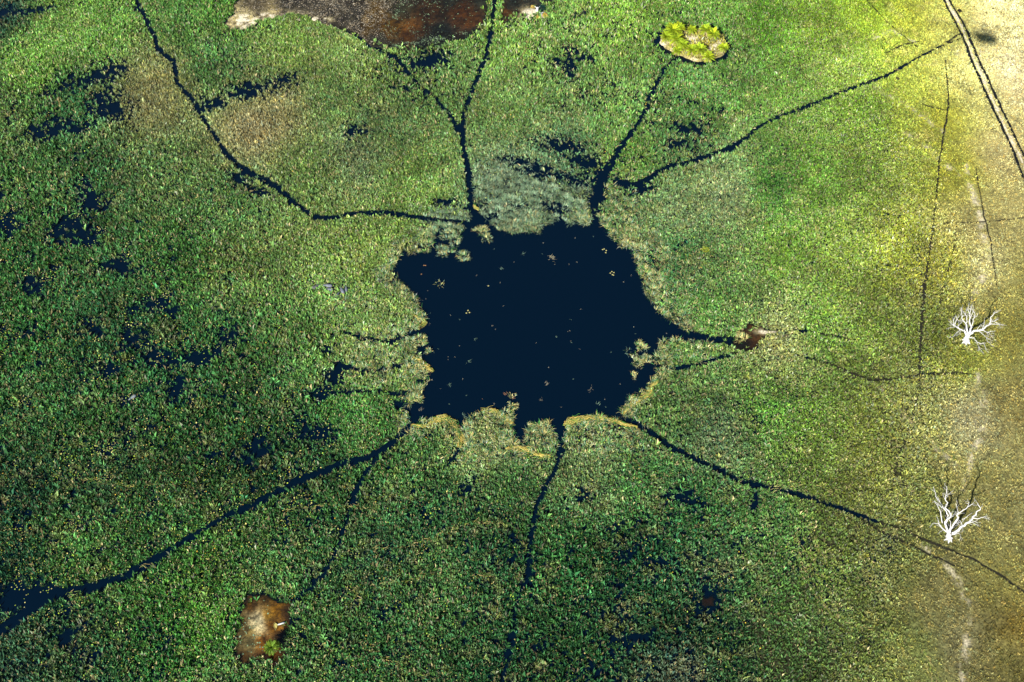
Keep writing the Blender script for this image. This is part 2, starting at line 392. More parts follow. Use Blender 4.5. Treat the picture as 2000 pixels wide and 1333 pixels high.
BEDS = [  # bed colours of the shallow ponds and of bare sand
 (450,50,228,214,170),(480,42,240,228,185),(505,15,110,100,85),(560,12,62,60,58),(530,30,215,198,155),(600,25,70,66,62),(640,20,60,58,58),(690,45,62,60,60),(700,25,56,55,55),(740,80,60,60,60),
 (720,40,130,100,30),(760,60,140,100,30),(800,70,120,75,25),(840,25,70,45,25),(900,20,100,58,22),(920,40,90,55,25),(780,15,55,55,45),(860,60,25,35,40),(820,92,35,45,50),(930,70,35,45,50),(770,98,75,75,65),(945,0,50,55,50),(880,0,40,40,35),
 (985,25,95,60,25),(1000,5,50,48,40),(1050,0,70,68,65),
 (520,1170,70,50,15),(490,1185,95,65,15),(540,1195,150,105,20),(520,1205,170,130,40),(500,1222,235,222,190),(506,1214,240,230,205),(488,1232,165,145,90),(490,1255,150,140,100),(475,1215,110,95,55),(535,1225,150,100,15),(560,1200,60,40,20),(550,1250,45,28,12),(520,1285,100,58,15),(510,1255,140,90,20),(475,1290,100,70,25),(540,1300,70,35,15),
 (1470,640,75,48,22),(1480,660,90,60,30),(1455,672,15,22,30),(1440,685,8,14,22),(1475,680,60,38,20),
 (645,725,34,15,9),(630,765,26,13,10),(1383,1174,36,18,11)]
BED_P = np.array([r[:2] for r in BEDS]); BED_C = lin(np.array([r[2:] for r in BEDS]))
# bare pale sand: u, v, half axes, strength
SANDLINE = [[(1885,325,4),(1898,380,6),(1915,430,8),(1925,490,9),(1918,540,9),(1900,590,7),(1890,640,5)],[(1908,735,5),(1918,790,9),(1912,850,9),(1895,900,6),(1880,960,4)],[(1708,748,2),(1745,790,3),(1790,840,3),(1830,880,4),(1880,925,4)],[(1800,1065,3),(1850,1110,5),(1880,1150,6),(1890,1210,8),(1885,1270,7),(1875,1340,6)],[(1690,160,2),(1730,185,4),(1780,215,4),(1840,260,4)],[(1760,255,2),(1810,290,4),(1870,345,4)],[(1700,80,3),(1740,62,3),(1790,85,3)]]
SAND = [(1036,28,18,12,1.),(1060,30,14,8,.8),(478,40,34,14,.85),(540,31,50,8,.8),(610,38,45,5,.8),(1500,648,20,5,1.),(1524,655,16,14,.55),
 (1340,118,40,6,.0),(1352,82,14,8,1.),(1305,85,22,7,.9),(1395,95,14,16,.9),(1320,100,16,5,.9),(1365,114,26,6,.8),(1920,110,50,14,.45)]
EDGE = [(1610,-60),(1690,120),(1760,250),(1830,420),(1870,560),(1860,680),(1830,780),(1830,900),(1790,1030),(1720,1200),(1700,1400)]   # where the marsh gives way to dry ground

HIPPO_AT = [(616.4, 562.1), (641.6, 559.4), (644.6, 566.3), (669.2, 569.9), (676.7, 566.6), (659.3, 576.8), (260, 777)]
def reed_zone(F, x, y):
    u, v = F['u'], F['v']
    n = fbm(x, y, 9.0, 90, 3)
    z = sstep(30, 14, F['pool'] + (n - .5) * 60)
    z = np.where(F['pond'] < 1, 0, z)
    for (cu, cv, a, b, s) in ((1010,385,95,62,1.), (1110,395,50,40,1.), (1215,400,40,50,1.), (1275,520,34,70,.9), (950,880,70,30,.8), (1160,860,60,30,.5), (735,690,80,60,.8), (700,600,60,40,.35), (870,455,60,45,.9), (1300,560,60,60,.5), (1240,860,30,30,.3), (1340,700,50,30,.5)):
        z = np.maximum(z, s * np.exp(-(((u - cu) / a) ** 4 + ((v - cv) / b) ** 4)) * sstep(.30, .50, n + .08))
    return np.clip(z, 0, 1)

def side_of(v, line):
    l = np.array(line, float)
    return np.interp(v, l[:, 1], l[:, 0])

def fields(x, y):
    """everything known about ground point(s) x, y"""
    u, v = pix(x, y)
    F = {}
    F['u'], F['v'] = u, v
    wob = (fbm(x, y, 5.0, 3) - .5) * 9.0
    wob2 = (fbm(x, y, 2.2, 5) - .5) * 6.0
    e = u - side_of(v, EDGE) + (fbm(x, y, 25.0, 9) - .5) * 60
    F['dry'] = sstep(-60, 110, e)
    F['moist'] = sstep(-420, -160, e)
    F['pool'] = poly_sd(u, v, POOL) + wob * .75 + wob2 * .9
    ch = np.full(len(u), 1e9)
    for c in CH:
        d, w = seg_dist(u, v, c); ch = np.minimum(ch, d - w * .88 - 1.0)
    F['ch'] = ch + wob2 * .6 + (fbm(x, y, 9.0, 6) - .5) * 1.8
    tr = np.full(len(u), 1e9)
    for c in TRAIL + RUTS:
        d, w = seg_dist(u, v, c); tr = np.minimum(tr, d - w)
    F['trail'] = tr
    ru = np.full(len(u), 1e9)
    for c in RUTS:
        d, w = seg_dist(u, v, c); ru = np.minimum(ru, d - w * 1.4)
    F['rut'] = ru
    po = np.full(len(u), 1e9)
    for c in (NPOND, NPOND2, LPOND, RPOND, SPOND):
        po = np.minimum(po, poly_sd(u, v, c))
    F['pond'] = po + wob * .9 + wob2 * 1.1
    F['isle'] = poly_sd(u, v, ISLE) + wob2 * .7 + wob * .3
    op = np.zeros(len(u))
    for (cu, cv, a, b, t) in OPEN:
        du, dv = u - cu, v - cv
        p_ = (du * math.cos(t) + dv * math.sin(t)) / (a * 1.2); q_ = (-du * math.sin(t) + dv * math.cos(t)) / (b * 1.2)
        op = np.maximum(op, 1.5 - np.sqrt(p_ * p_ + q_ * q_))
    F['open'] = op
    sa = np.zeros(len(u))
    for (cu, cv, a, b, s) in SAND:
        r2 = ((u - cu) / a) ** 2 + ((v - cv) / b) ** 2
        sa = np.maximum(sa, s * np.exp(-r2 * .9))
    for c in SANDLINE:
        d, w = seg_dist(u, v, c); sa = np.maximum(sa, .48 * np.exp(-(d / (w + .1)) ** 2))
    d, _ = seg_dist(u, v, [(a[0] * .5 + b[0] * .5, a[1], 0) for a, b in zip(RUTS[0], RUTS[1])])
    sa = np.maximum(sa, .95 * np.exp(-(d / 3.6) ** 2))
    sa = sa * np.where(sa < .8, sstep(.40, .56, fbm(x, y, 2.2, 25, 3)) * 1.1, 1)
    F['sand'] = sa
    return F

def height(F, x, y):
    h = -0.35 + 0.42 * F['moist'] + 0.5 * F['dry'] + (fbm(x, y, 22.0, 23) - .5) * .5 * (1 - F['dry']) * F['moist'] + (fbm(x, y, 4.0, 24) - .5) * .25 * (1 - F['dry']) * F['moist'] + (fbm(x, y, 6.0, 21) - .5) * 0.10 * (0.3 + F['dry'])
    wet = np.maximum(sstep(2.0, -3.0, F['pool']), sstep(2.0, -2.0, F['ch']) * (1 - .0 * F['dry']))
    h = h * (1 - wet) - 1.2 * wet
    isl = sstep(1.0, -5.0, F['isle'])
    h = h * (1 - isl) + 0.85 * isl
    ring = sstep(9.0, 3.0, F['isle']) * (1 - isl)
    h = h * (1 - ring) - 0.8 * ring
    pd = sstep(1.5, -1.5, F['pond'])
    h = h * (1 - pd) + (0.03 + 0.02 * (fbm(x, y, 3.0, 31) - .5)) * pd
    s = F['sand'] * (1 - F['dry'])
    h = np.where(s > .5, np.maximum(h, 0.15 + 0.35 * (s - .5)), h)
    return h

# ---------------------------------------------------------------- the ground sheet
def axis(lo, hi, step, far):
    core = np.arange(lo, hi + step, step)
    g = []; d = step; c = core[-1]
    while c < far: d *= 1.35; c += d; g.append(c)
    l = []; d = step; c = core[0]
    while c > -far: d *= 1.35; c -= d; l.append(c)
    return np.concatenate([np.array(l[::-1]), core, np.array(g)])

gx = axis(-245, 245, 0.6, 2500); gy = axis(70, 385, 0.6, 2500)
X, Y = np.meshgrid(gx, gy)
xf, yf = X.ravel(), Y.ravel()
core = (yf > 40) & (yf < 480) & (np.abs(xf) < 330)
FX = np.clip(xf, -300, 300); FY = np.clip(yf, 55, 430)
G = fields(FX, FY)
Z = height(G, FX, FY)
veg = idw(G['u'], G['v'], VEG_P, VEG_C)
bed = idw(G['u'] + (fbm(FX, FY, 3.0, 47) - .5) * 14, G['v'] + (fbm(FX, FY, 3.0, 48) - .5) * 14, BED_P, BED_C, soft=6.0)
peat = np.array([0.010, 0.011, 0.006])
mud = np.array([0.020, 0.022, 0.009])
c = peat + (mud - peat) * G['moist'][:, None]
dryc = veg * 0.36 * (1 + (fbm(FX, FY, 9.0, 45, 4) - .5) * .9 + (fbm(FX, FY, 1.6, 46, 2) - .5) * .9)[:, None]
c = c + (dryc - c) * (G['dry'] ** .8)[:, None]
isl = sstep(2.0, -2.0, G['isle'])[:, None]
c = c + (np.array([.22, .19, .07]) * (1 + (fbm(FX, FY, 1.5, 50) - .5) * 1.2)[:, None] - c) * isl
bank = (sstep(6.0, 2.0, G['isle']) * (1 - sstep(1.0, -2.0, G['isle'])))[:, None]
c = c + (np.array([.03, .022, .008]) - c) * bank
pd = sstep(2.0, -1.0, G['pond'])[:, None]
spk = fbm(FX, FY, 1.3, 41, 3)
top = sstep(130, 100, G['v'])
lft = sstep(760, 690, G['u']) * top * sstep(52, 40, G['v'] * 0 + G['v'] - (G['u'] - 470) * .25)
bedn = bed * (1 + 1.5 * (spk - .5) * 1.6)[:, None] * 0.5 
patch = sstep(.48, .62, fbm(FX, FY, 7.0, 43, 4))[:, None]
bedn = bedn * (1 - .55 * patch * np.where(G['v'] < 700, 1, .85)[:, None])
rim = sstep(-.5, -9.0, G['pond'] + (fbm(FX, FY, 3.0, 49) - .5) * 8)
rim = np.where((G['v'] < 200) & (G['u'] < 730), 1, .22 + .78 * rim)
bedn = bedn * rim[:, None]
c = c + (np.clip(bedn, .003, .8) - c) * pd
sandc = np.array([.56, .50, .36])
c = c + (sandc - c) * np.clip(G['sand'] * 1.15, 0, 1)[:, None]
nx, ny = len(gx), len(gy)
ii = np.arange((ny - 1) * nx).reshape(ny - 1, nx)[:, :-1].ravel()
quads = np.stack([ii, ii + 1, ii + nx + 1, ii + nx], 1)
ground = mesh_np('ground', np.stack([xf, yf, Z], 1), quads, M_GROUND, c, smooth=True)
tag(ground, 'marsh bed and dry sandy ground under the grass', 'ground', kind='structure')

def ground_z(x, y):
    x = np.asarray(x, float); y = np.asarray(y, float)
    i = np.clip(np.searchsorted(gx, x) - 1, 0, nx - 2); j = np.clip(np.searchsorted(gy, y) - 1, 0, ny - 2)
    fx = (x - gx[i]) / (gx[i + 1] - gx[i]); fy = (y - gy[j]) / (gy[j + 1] - gy[j])
    Zg = Z.reshape(ny, nx)
    return (Zg[j, i] * (1 - fx) * (1 - fy) + Zg[j, i + 1] * fx * (1 - fy) + Zg[j + 1, i] * (1 - fx) * fy + Zg[j + 1, i + 1] * fx * fy)

w = mesh_np('water', np.array([(-2500, -2500, 0), (2500, -2500, 0), (2500, 2500, 0), (-2500, 2500, 0)]), np.array([[0, 1, 2, 3]]), M_WATER)
tag(w, 'dark open water of the pool and channels', 'water', kind='structure')

def pond_sheet(name, poly, z, grow=1.10):
    P = at([p[0] for p in poly], [p[1] for p in poly], 0)
    if np.sum(P[:, 0] * np.roll(P[:, 1], -1) - P[:, 1] * np.roll(P[:, 0], -1)) < 0: P = P[::-1].copy()
    cen = P.mean(0); P = cen + (P - cen) * grow; P[:, 2] = z
    me = bpy.data.meshes.new(name); me.from_pydata([tuple(p) for p in P], [], [tuple(range(len(P)))]); me.materials.append(M_POND)
    o = bpy.data.objects.new(name, me); COL.objects.link(o)
    return tag(o, kind='structure')
for poly in (NPOND, NPOND2, LPOND, RPOND, SPOND):
    pond_sheet('pond_water', poly, 0.075)

# ---------------------------------------------------------------- ribbons: ruts and trodden trails
def ribbon(name, poly, col, kind='structure', lift=0.06, step=1.2):
    pts = np.array([at(p[0], p[1])[:2] for p in poly]); wid = np.array([p[2] for p in poly])
    scale = np.array([np.linalg.norm(at(p[0] + 1, p[1]) - at(p[0], p[1])) for p in poly])
    wid = wid * scale
    seg = np.r_[0, np.cumsum(np.linalg.norm(np.diff(pts, axis=0), axis=1))]
    n = max(4, int(seg[-1] / step)); s = np.linspace(0, seg[-1], n)
    px = np.interp(s, seg, pts[:, 0]); py = np.interp(s, seg, pts[:, 1]); w_ = np.interp(s, seg, wid)
    k = np.array([.25, .5, .25])
    for _ in range(2):
        px[1:-1] = np.convolve(px, k, 'valid'); py[1:-1] = np.convolve(py, k, 'valid')
    tx, ty = np.gradient(px), np.gradient(py); L = np.hypot(tx, ty) + 1e-9
    nx_, ny_ = -ty / L, tx / L
    off = (vnoise(s / 3.0, s * 0, 5) - .5) * .5
    wl = w_ * (0.65 + .7 * vnoise(s / 1.7, s * 0 + 3.3, 8)); wr = w_ * (0.65 + .7 * vnoise(s / 1.9, s * 0 + 7.3, 9))
    a = np.stack([px + nx_ * (wl + off), py + ny_ * (wl + off)], 1); b_ = np.stack([px - nx_ * (wr - off), py - ny_ * (wr - off)], 1)
    zc = np.maximum(np.maximum(ground_z(a[:, 0], a[:, 1]), ground_z(b_[:, 0], b_[:, 1])), ground_z(px, py)) + lift
    V = np.concatenate([np.c_[a, zc], np.c_[b_, zc]])
    i = np.arange(n - 1)
    f = np.stack([i, i + 1, n + i + 1, n + i], 1)
    o = mesh_np(name, V, f, M_MUD, np.tile(col, (n - 1, 1)))
    return tag(o, kind=kind)
for r_ in RUTS: ribbon('vehicle_track', [(p[0], p[1], p[2] * 1.9) for p in r_], (0.005, 0.006, 0.008))
for r_ in TRAIL: ribbon('path', [(p[0], p[1], p[2] * 1.35) for p in r_], (0.017, 0.016, 0.010))

# ---------------------------------------------------------------- grass
def tri_blades(base, az, lean, L, wdt, side=.55):
    """one leaf-shaped triangle each"""
    ca, sa = np.cos(az), np.sin(az)
    sl, cl = np.sin(lean), np.cos(lean)
    d = np.stack([sl * ca, sl * sa, cl], 1) * L[:, None]
    s = np.stack([-sa, ca, np.zeros_like(ca)], 1) * wdt[:, None]
    V = np.empty((len(base), 3, 3), np.float32)
    V[:, 0] = base; V[:, 1] = base + d; V[:, 2] = base + d * side + s; V[:, 2, 2] += 0.08 * L
    return V.reshape(-1, 3), np.arange(len(base) * 3, dtype=np.int32).reshape(-1, 3)

def jitter_grid(x0, x1, y0, y1, s):
    ax = np.arange(x0, x1, s); ay = np.arange(y0, y1, s)
    A, B = np.meshgrid(ax, ay)
    A = A.ravel() + rng.uniform(-.55, .55, A.size) * s; B = B.ravel() + rng.uniform(-.55, .55, B.size) * s
    u, v = pix(A, B)
    m = (u > -70) & (u < 2070) & (v > -60) & (v < 1390)
    return A[m], B[m]

def tint(c, n, amt=.25, hue=.12):
    k = np.exp(rng.normal(0, amt, (n, 1)))
    h = rng.normal(0, hue, (n, 1))
    return np.clip(c * k * np.concatenate([1 + h, 1 + h * .2, 1 - h], 1), .002, .85)

KV = 0.84                                   # lit colour in the picture -> leaf colour
x, y = jitter_grid(-260, 260, 75, 385, 0.51)
F = fields(x, y)
gapf = idw(F['u'], F['v'], GAP[:, :2], GAP[:, 2:], soft=30)
gap, padd = gapf[:, 0], gapf[:, 1]
n1 = fbm(x, y, 1.9, 51, 3); n2 = fbm(x, y, 11.0, 53, 3)
g2 = np.clip((gap - .08) / .35, 0, 1)
cov = 1.12 - gap * .72 + (n2 - .5) * .5 * g2
n5 = fbm(x, y, 5.0, 59, 3)
clump = np.clip(1.0 - g2 * (.22 + 1.0 * np.clip(n5 - .38, 0, 1) + .7 * np.clip(n1 - .5, 0, 1)), .08, 1)
n0 = fbm(x, y, 1.1, 57, 2)
opn = sstep(0.0, 1.0, F['open'] + (n5 - .5) * 1.1 + (n1 - .5) * .8)
dens = clump * (1 - (.74 + .2 * sstep(.8, 1.2, F['open'])) * opn)
dens *= sstep(-1.0, 1.5, F['pool']) * np.maximum(sstep(-.8, 1.4, F['ch']), .03) * sstep(-.3, 1.3, F['trail']) * sstep(-.3, 1.2, F['rut'])
inpond = sstep(1.0, -1.5, F['pond'])
dens *= 1 - inpond * (1 - .45 * ((F['v'] > 600) | (F['u'] > 730)) * sstep(.42, .6, n1) * sstep(-20, -2, F['pond']))
dens *= np.maximum(np.where(F['v'] > 88, sstep(5.5, 8.5, F['isle']), sstep(2., 4.5, F['isle'])), .55 * sstep(-1.5, -4, F['isle']))
dens *= 1 - np.clip(F['sand'] * np.where(F['sand'] < .8, .8, 1.), 0, .97)
dry = F['dry']
dens *= (1 - .35 * g2) * (1 - dry * (1 - (.50 + .55 * sstep(.36, .56, fbm(x, y, 3.0, 54, 3)))))
rz = reed_zone(F, x, y)
dens *= 1 - .80 * rz
for (hu, hv) in HIPPO_AT: dens *= sstep(4.5, 7.5, np.hypot(F['u'] - hu, (F['v'] - hv) * 1.15))
keep = rng.random(len(x)) < dens
keep &= ~((F['v'] < 0) & (F['pond'] < 2))
x, y, n1, n2, gap, dry, g2 = x[keep], y[keep], n1[keep], n2[keep], gap[keep], dry[keep], g2[keep]
F = {k: a[keep] for k, a in F.items()}
z = np.maximum(ground_z(x, y), -0.05)
vc = idw(F['u'], F['v'], VEG_P, VEG_C) * KV
# patches: lusher, browner and greyer growth
pn = fbm(x, y, 16.0, 61, 4); qn = fbm(x, y, 6.0, 63, 3)
vc = vc * (1 + (pn - .5) * .9)[:, None] * (1 + (qn - .5) * .7)[:, None]
straw = lin((190, 176, 118)) * KV
reed = lin((120, 142, 112)) * KV
sm = np.clip(sstep(.60, .72, fbm(x, y, 3.5, 67, 3)) * .45, 0, 1)
vc = vc + (straw - vc) * (sm * (.35 + .6 * dry))[:, None]
oni = sstep(0, -2, F['isle'])[:, None]; vc = vc + (lin((200, 195, 90)) * .55 - vc) * oni
fr = sstep(34, 4, F['pool']) * sstep(.38, .6, fbm(x, y, 5.0, 69))
vc = vc + (straw * .55 + reed * .45 - vc) * (fr * .6)[:, None]
size = (0.85 + .45 * n1 + .50 * g2) * (1 - .40 * dry) * (1 - .15 * F['moist'] * (1 - dry)) * np.exp(rng.normal(0, .25, len(x))) * .92
NB = 10
nt_ = len(x)
print('tufts', nt_)
bx = np.repeat(x, NB) + rng.normal(0, .13, nt_ * NB); by = np.repeat(y, NB) + rng.normal(0, .13, nt_ * NB)
bz = np.repeat(z, NB)
sz = np.repeat(size, NB)
az = rng.uniform(0, 2 * math.pi, nt_ * NB)
wind = np.repeat(2.3 + 2.2 * (fbm(x, y, 40.0, 73, 2) - .5), NB) + rng.normal(0, .55, nt_ * NB)
az = np.where(rng.random(nt_ * NB) < np.repeat(.15 + .55 * dry, NB), wind, az)
lean = np.clip(rng.normal(.62, .30, nt_ * NB), .05, 1.4)
L = sz * rng.uniform(.5, 1.2, nt_ * NB) * .92
wd = L * rng.uniform(.11, .24, nt_ * NB) * np.where(rng.random(nt_ * NB) < .5, 1, -1)
cc = np.repeat(tint(vc, nt_, .24, .10), NB, 0)
cc = tint(cc, len(cc), .30, .07)
pick = rng.random(len(cc)); lum = (cc @ np.array([.25, .65, .1]))[:, None]
wet_ = np.repeat(1 - dry, NB)
cc = np.where((pick < .09 * wet_)[:, None], lum * np.array([1.65, 1.40, .70]), cc)
cc = np.where(((pick > .09) & (pick < .17 * wet_))[:, None], lum * np.array([1.05, 1.2, .80]), cc)
cc = np.clip(cc, .002, .8)
V, Fc = tri_blades(np.stack([bx, by, bz], 1), az, lean, L, wd)
go = mesh_np('marsh_grass', V, Fc, M_LEAF, cc)
tag(go, 'green and yellowish grass and sedge covering the marsh and its dry edge', 'grass', kind='stuff')

# short sedge stubble standing in the shallow water at the top
x, y = jitter_grid(-150, 60, 300, 385, 0.5)
F = fields(x, y)
m = (F['pond'] < 1) & (F['ch'] > 1) & (F['v'] < 130) & (F['sand'] < .25)
dk = sstep(700, 850, F['u']) * sstep(40, 85, F['v']) + .55 * sstep(560, 640, F['u']) * sstep(780, 720, F['u']) + .5 * sstep(500, 540, F['u']) * sstep(25, 5, F['v']) + .4 * sstep(930, 960, F['u'])
m &= rng.random(len(x)) < (dk * sstep(.35, .65, fbm(x, y, 4.0, 71)) + .05)
x, y = x[m], y[m]; u_, v_ = F['u'][m], F['v'][m]
k = 5
tanness = (sstep(860, 740, u_) * sstep(95, 60, v_))[:, None]
cs = lin((50, 62, 62)) * .6 + (lin((160, 150, 130)) * .6 - lin((50, 62, 62)) * .6) * tanness
cs = np.repeat(tint(cs, len(x), .35, .1), k, 0)
N = len(x) * k
V, Fc = tri_blades(np.stack([np.repeat(x, k) + rng.normal(0, .12, N), np.repeat(y, k) + rng.normal(0, .12, N), np.full(N, .03)], 1), rng.uniform(0, 6.28, N),
                   rng.uniform(.3, 1.2, N), rng.uniform(.2, .5, N), rng.uniform(.06, .14, N))
o = mesh_np('sedge', V, Fc, M_LEAF, cs); tag(o, 'dark and grey stubble of sedge standing in the shallow brown pond', 'sedge', kind='stuff')

# dried algae and weed floating on the shallow ponds
x, y = jitter_grid(-190, 60, 70, 385, 0.42)
F = fields(x, y)
u_, v_ = F['u'], F['v']
left = sstep(800, 690, u_ + (v_ - 50) * .6) * sstep(118, 108, v_)
green = .16 * sstep(720, 780, u_) * sstep(40, 20, v_) * sstep(900, 840, u_) + .85 * np.exp(-(((v_ - (90 - (u_ - 770) * .16)) / 5.0) ** 2)) * sstep(755, 775, u_) * sstep(930, 890, u_)
low = .22 * (v_ > 1000) * np.exp(-(((u_ - 490) / 35) ** 2 + ((v_ - 1255) / 35) ** 2))
nz = sstep(.36, .62, fbm(x, y, 2.2, 75, 4)); nz2 = sstep(.45, .62, fbm(x, y, 9.0, 76, 3))
m = (F['pond'] < .5) & (F['ch'] > .5) & (F['sand'] < .3) & (rng.random(len(x)) < (left * (.25 + .55 * nz) + (green + low + .05) * nz))
x, y, left = x[m], y[m], left[m]; n = len(x)
rad = rng.uniform(.08, .36, n); th = rng.uniform(0, 6.28, n); ecc = rng.uniform(.3, 1, n)
ang = np.arange(6) / 6 * 2 * math.pi
lr = rad[:, None] * rng.uniform(.55, 1.2, (n, 6))
lx, ly = lr * np.cos(ang), lr * np.sin(ang) * ecc[:, None]
wx, wy = lx * np.cos(th)[:, None] - ly * np.sin(th)[:, None], lx * np.sin(th)[:, None] + ly * np.cos(th)[:, None]
zz = rng.uniform(.085, .13, n)[:, None] + wx * rng.normal(0, .25, (n, 1))
V = np.stack([x[:, None] + wx, y[:, None] + wy, np.maximum(zz, .082)], -1).reshape(-1, 3)
cs = np.where(left[:, None] > .4, np.where((rng.random(n) < .42)[:, None], lin((70, 66, 66)), lin((178, 166, 145))), lin((135, 160, 125)))
o = mesh_np('pond_scum', V, np.arange(n * 6).reshape(n, 6), M_PAD, tint(cs * .62, n, .35, .05))
tag(o, 'grey and pale green flecks of algae floating on the shallow ponds', 'pond scum', kind='stuff')

# ---------------------------------------------------------------- lily leaves
x, y = jitter_grid(-260, 260, 75, 385, 0.62)
F = fields(x, y)
padd = idw(F['u'], F['v'], GAP[:, :2], GAP[:, 2:], soft=30)[:, 1]
cl = sstep(.42, .66, fbm(x, y, 3.2, 81, 3))
pr = padd * (.14 + 1.0 * cl) * (1 - F['dry']) * (1 - .5 * F['moist'])
opx = sstep(.3, .9, F['open'])
pr *= 1 - .72 * opx
pr *= sstep(1., 3., F['pool']) * sstep(.0, 1., F['ch']) * sstep(0, 2, F['pond']) * sstep(5, 8, F['isle'])
m = rng.random(len(x)) < pr
x, y, opx = x[m], y[m], opx[m]
n = len(x); print('lily leaves', n)
zc = np.where(rng.random(n) < opx, .04, rng.uniform(.15, .62, n))
rad = rng.uniform(.10, .23, n); ecc = rng.uniform(.6, 1, n); th = rng.uniform(0, 6.28, n)
tx_, ty_ = rng.normal(0, .35, n), rng.normal(0, .35, n)
ang = np.arange(6) / 6 * 2 * math.pi
lx = rad[:, None] * np.cos(ang); ly = (rad * ecc)[:, None] * np.sin(ang)
ct, st = np.cos(th)[:, None], np.sin(th)[:, None]
wx, wy = lx * ct - ly * st, lx * st + ly * ct
flat = np.where(zc < .1, .1, 1)[:, None]
wz = (wx * tx_[:, None] + wy * ty_[:, None]) * flat
V = np.stack([x[:, None] + wx, y[:, None] + wy, zc[:, None] + wz], -1).reshape(-1, 3)
base = np.where((rng.random(n) < .5)[:, None], lin((205, 200, 125)), lin((165, 195, 75)))
base = np.where((rng.random(n) < .05)[:, None], lin((215, 180, 70)), base)
o = mesh_np('lily_leaves', V, np.arange(n * 6).reshape(n, 6), M_PAD, tint(base * .72, n, .2, .06))
tag(o, 'small yellow-green water lily leaves scattered thickly through the marsh', 'lily leaves', kind='stuff')

# ---------------------------------------------------------------- long reeds
def strips(base, az, lean, L, w, curl, up, seg=4, cols=None):
    """long bending blades: seg quads each; curl turns the heading, lean grows along the blade"""
    n = len(base); P = base.copy()
    pts = [P.copy()]; dirs = []
    a = az.copy(); l = lean.copy()
    for k in range(seg):
        d = np.stack([np.sin(l) * np.cos(a), np.sin(l) * np.sin(a), np.cos(l)], 1)
        P = P + d * (L / seg)[:, None]; P[:, 2] = np.maximum(P[:, 2], .04 + .3 * (up > 0) * 0)
        pts.append(P.copy()); dirs.append(a.copy())
        a = a + curl; l = np.minimum(l + up, 1.75)
    dirs.append(a)
    V = np.empty((n, seg + 1, 2, 3), np.float32)
    for k in range(seg + 1):
        ww = w * (1.0 - (k / seg) ** 2 * .9) * .5
        s = np.stack([-np.sin(dirs[k]), np.cos(dirs[k]), np.zeros(n)], 1) * ww[:, None]
        V[:, k, 0] = pts[k] - s; V[:, k, 1] = pts[k] + s
    b0 = (np.arange(n) * (seg + 1) * 2)[:, None]
    q = np.concatenate([np.stack([b0 + 2 * k, b0 + 2 * k + 1, b0 + 2 * k + 3, b0 + 2 * k + 2], -1) for k in range(seg)], 1).reshape(-1, 4)
    return V.reshape(-1, 3), q, (np.repeat(cols, seg, 0) if cols is not None else None)

STRAW_C = lin((205, 190, 125)) * .85; GREY_C = lin((130, 158, 130)) * .75; GREEN_C = lin((80, 140, 65)) * .70
def reed_cols(n, s=.4, g=.35):
    r_ = rng.random(n)[:, None]
    c_ = np.where(r_ < s, STRAW_C, np.where(r_ < s + g, GREY_C, GREEN_C))
    return tint(c_, n, .5, .08)

# tangled fringe all round the pool and along the wide channels
x, y = jitter_grid(-110, 120, 75, 300, 0.30)
F = fields(x, y)
rz = reed_zone(F, x, y)
CELL = 3.4
ci, cj = np.floor(x / CELL), np.floor(y / CELL)
bd = np.full(len(x), 1e9); ox = np.zeros(len(x)); oy = np.zeros(len(x)); hid = np.zeros(len(x)); ht = np.zeros(len(x))
for di in (-1, 0, 1):
    for dj in (-1, 0, 1):
        i_, j_ = ci + di, cj + dj
        px = (i_ + .5 + (hash2(i_, j_, 301) - .5) * .9) * CELL; py = (j_ + .5 + (hash2(i_, j_, 302) - .5) * .9) * CELL
        d = np.hypot(x - px, y - py); b_ = d < bd
        bd = np.where(b_, d, bd); ox = np.where(b_, x - px, ox); oy = np.where(b_, y - py, oy); hid = np.where(b_, hash2(i_, j_, 303), hid); ht = np.where(b_, hash2(i_, j_, 304), ht)
crad = 1.0 + 1.3 * ht
pf = rz * sstep(crad + .45, crad - .25, bd) * (F['pool'] > -2.5) * sstep(-.5, .6, F['ch']) * (1 - .85 * sstep(.3, .9, F['open']))
m = rng.random(len(x)) < pf * .95
x, y, ox, oy, bd, hid, crad = x[m], y[m], ox[m], oy[m], bd[m], hid[m], crad[m]; uu, vv = F['u'][m], F['v'][m]
k = 2; N = len(x) * k
print('reed blades', N)
rp = lambda q: np.repeat(q, k)
azr = rp(np.arctan2(oy, ox)) + rng.normal(0, .75, N)
t_ = np.clip(rp(bd / crad), 0, 1.2)
greyish = rp(sstep(480, 430, vv) * sstep(1190, 1130, uu))
cr = reed_cols(N, .36, .30)
cr = cr + (tint(np.tile(GREY_C, (N, 1)), N, .45, .06) - cr) * (greyish * .75)[:, None]
cr = cr * (.55 + .9 * rp(hid))[:, None]
V, Q, C_ = strips(np.stack([rp(x) + rng.normal(0, .15, N), rp(y) + rng.normal(0, .15, N), .15 + .75 * np.clip(1 - t_ ** 2, 0, 1) * rng.uniform(.3, 1, N)], 1), azr, np.clip(.35 + .75 * t_ + rng.normal(0, .25, N), .05, 1.5),
                  rng.uniform(.6, 1.9, N), rng.uniform(.05, .12, N), rng.normal(0, .22, N), rng.uniform(.1, .4, N), 4, np.clip(cr, .002, .8))
o = mesh_np('reed_fringe', V, Q, M_LEAF, C_); tag(o, 'tangled grey-green and straw-coloured reeds along the edge of the pool', 'reeds', kind='stuff')

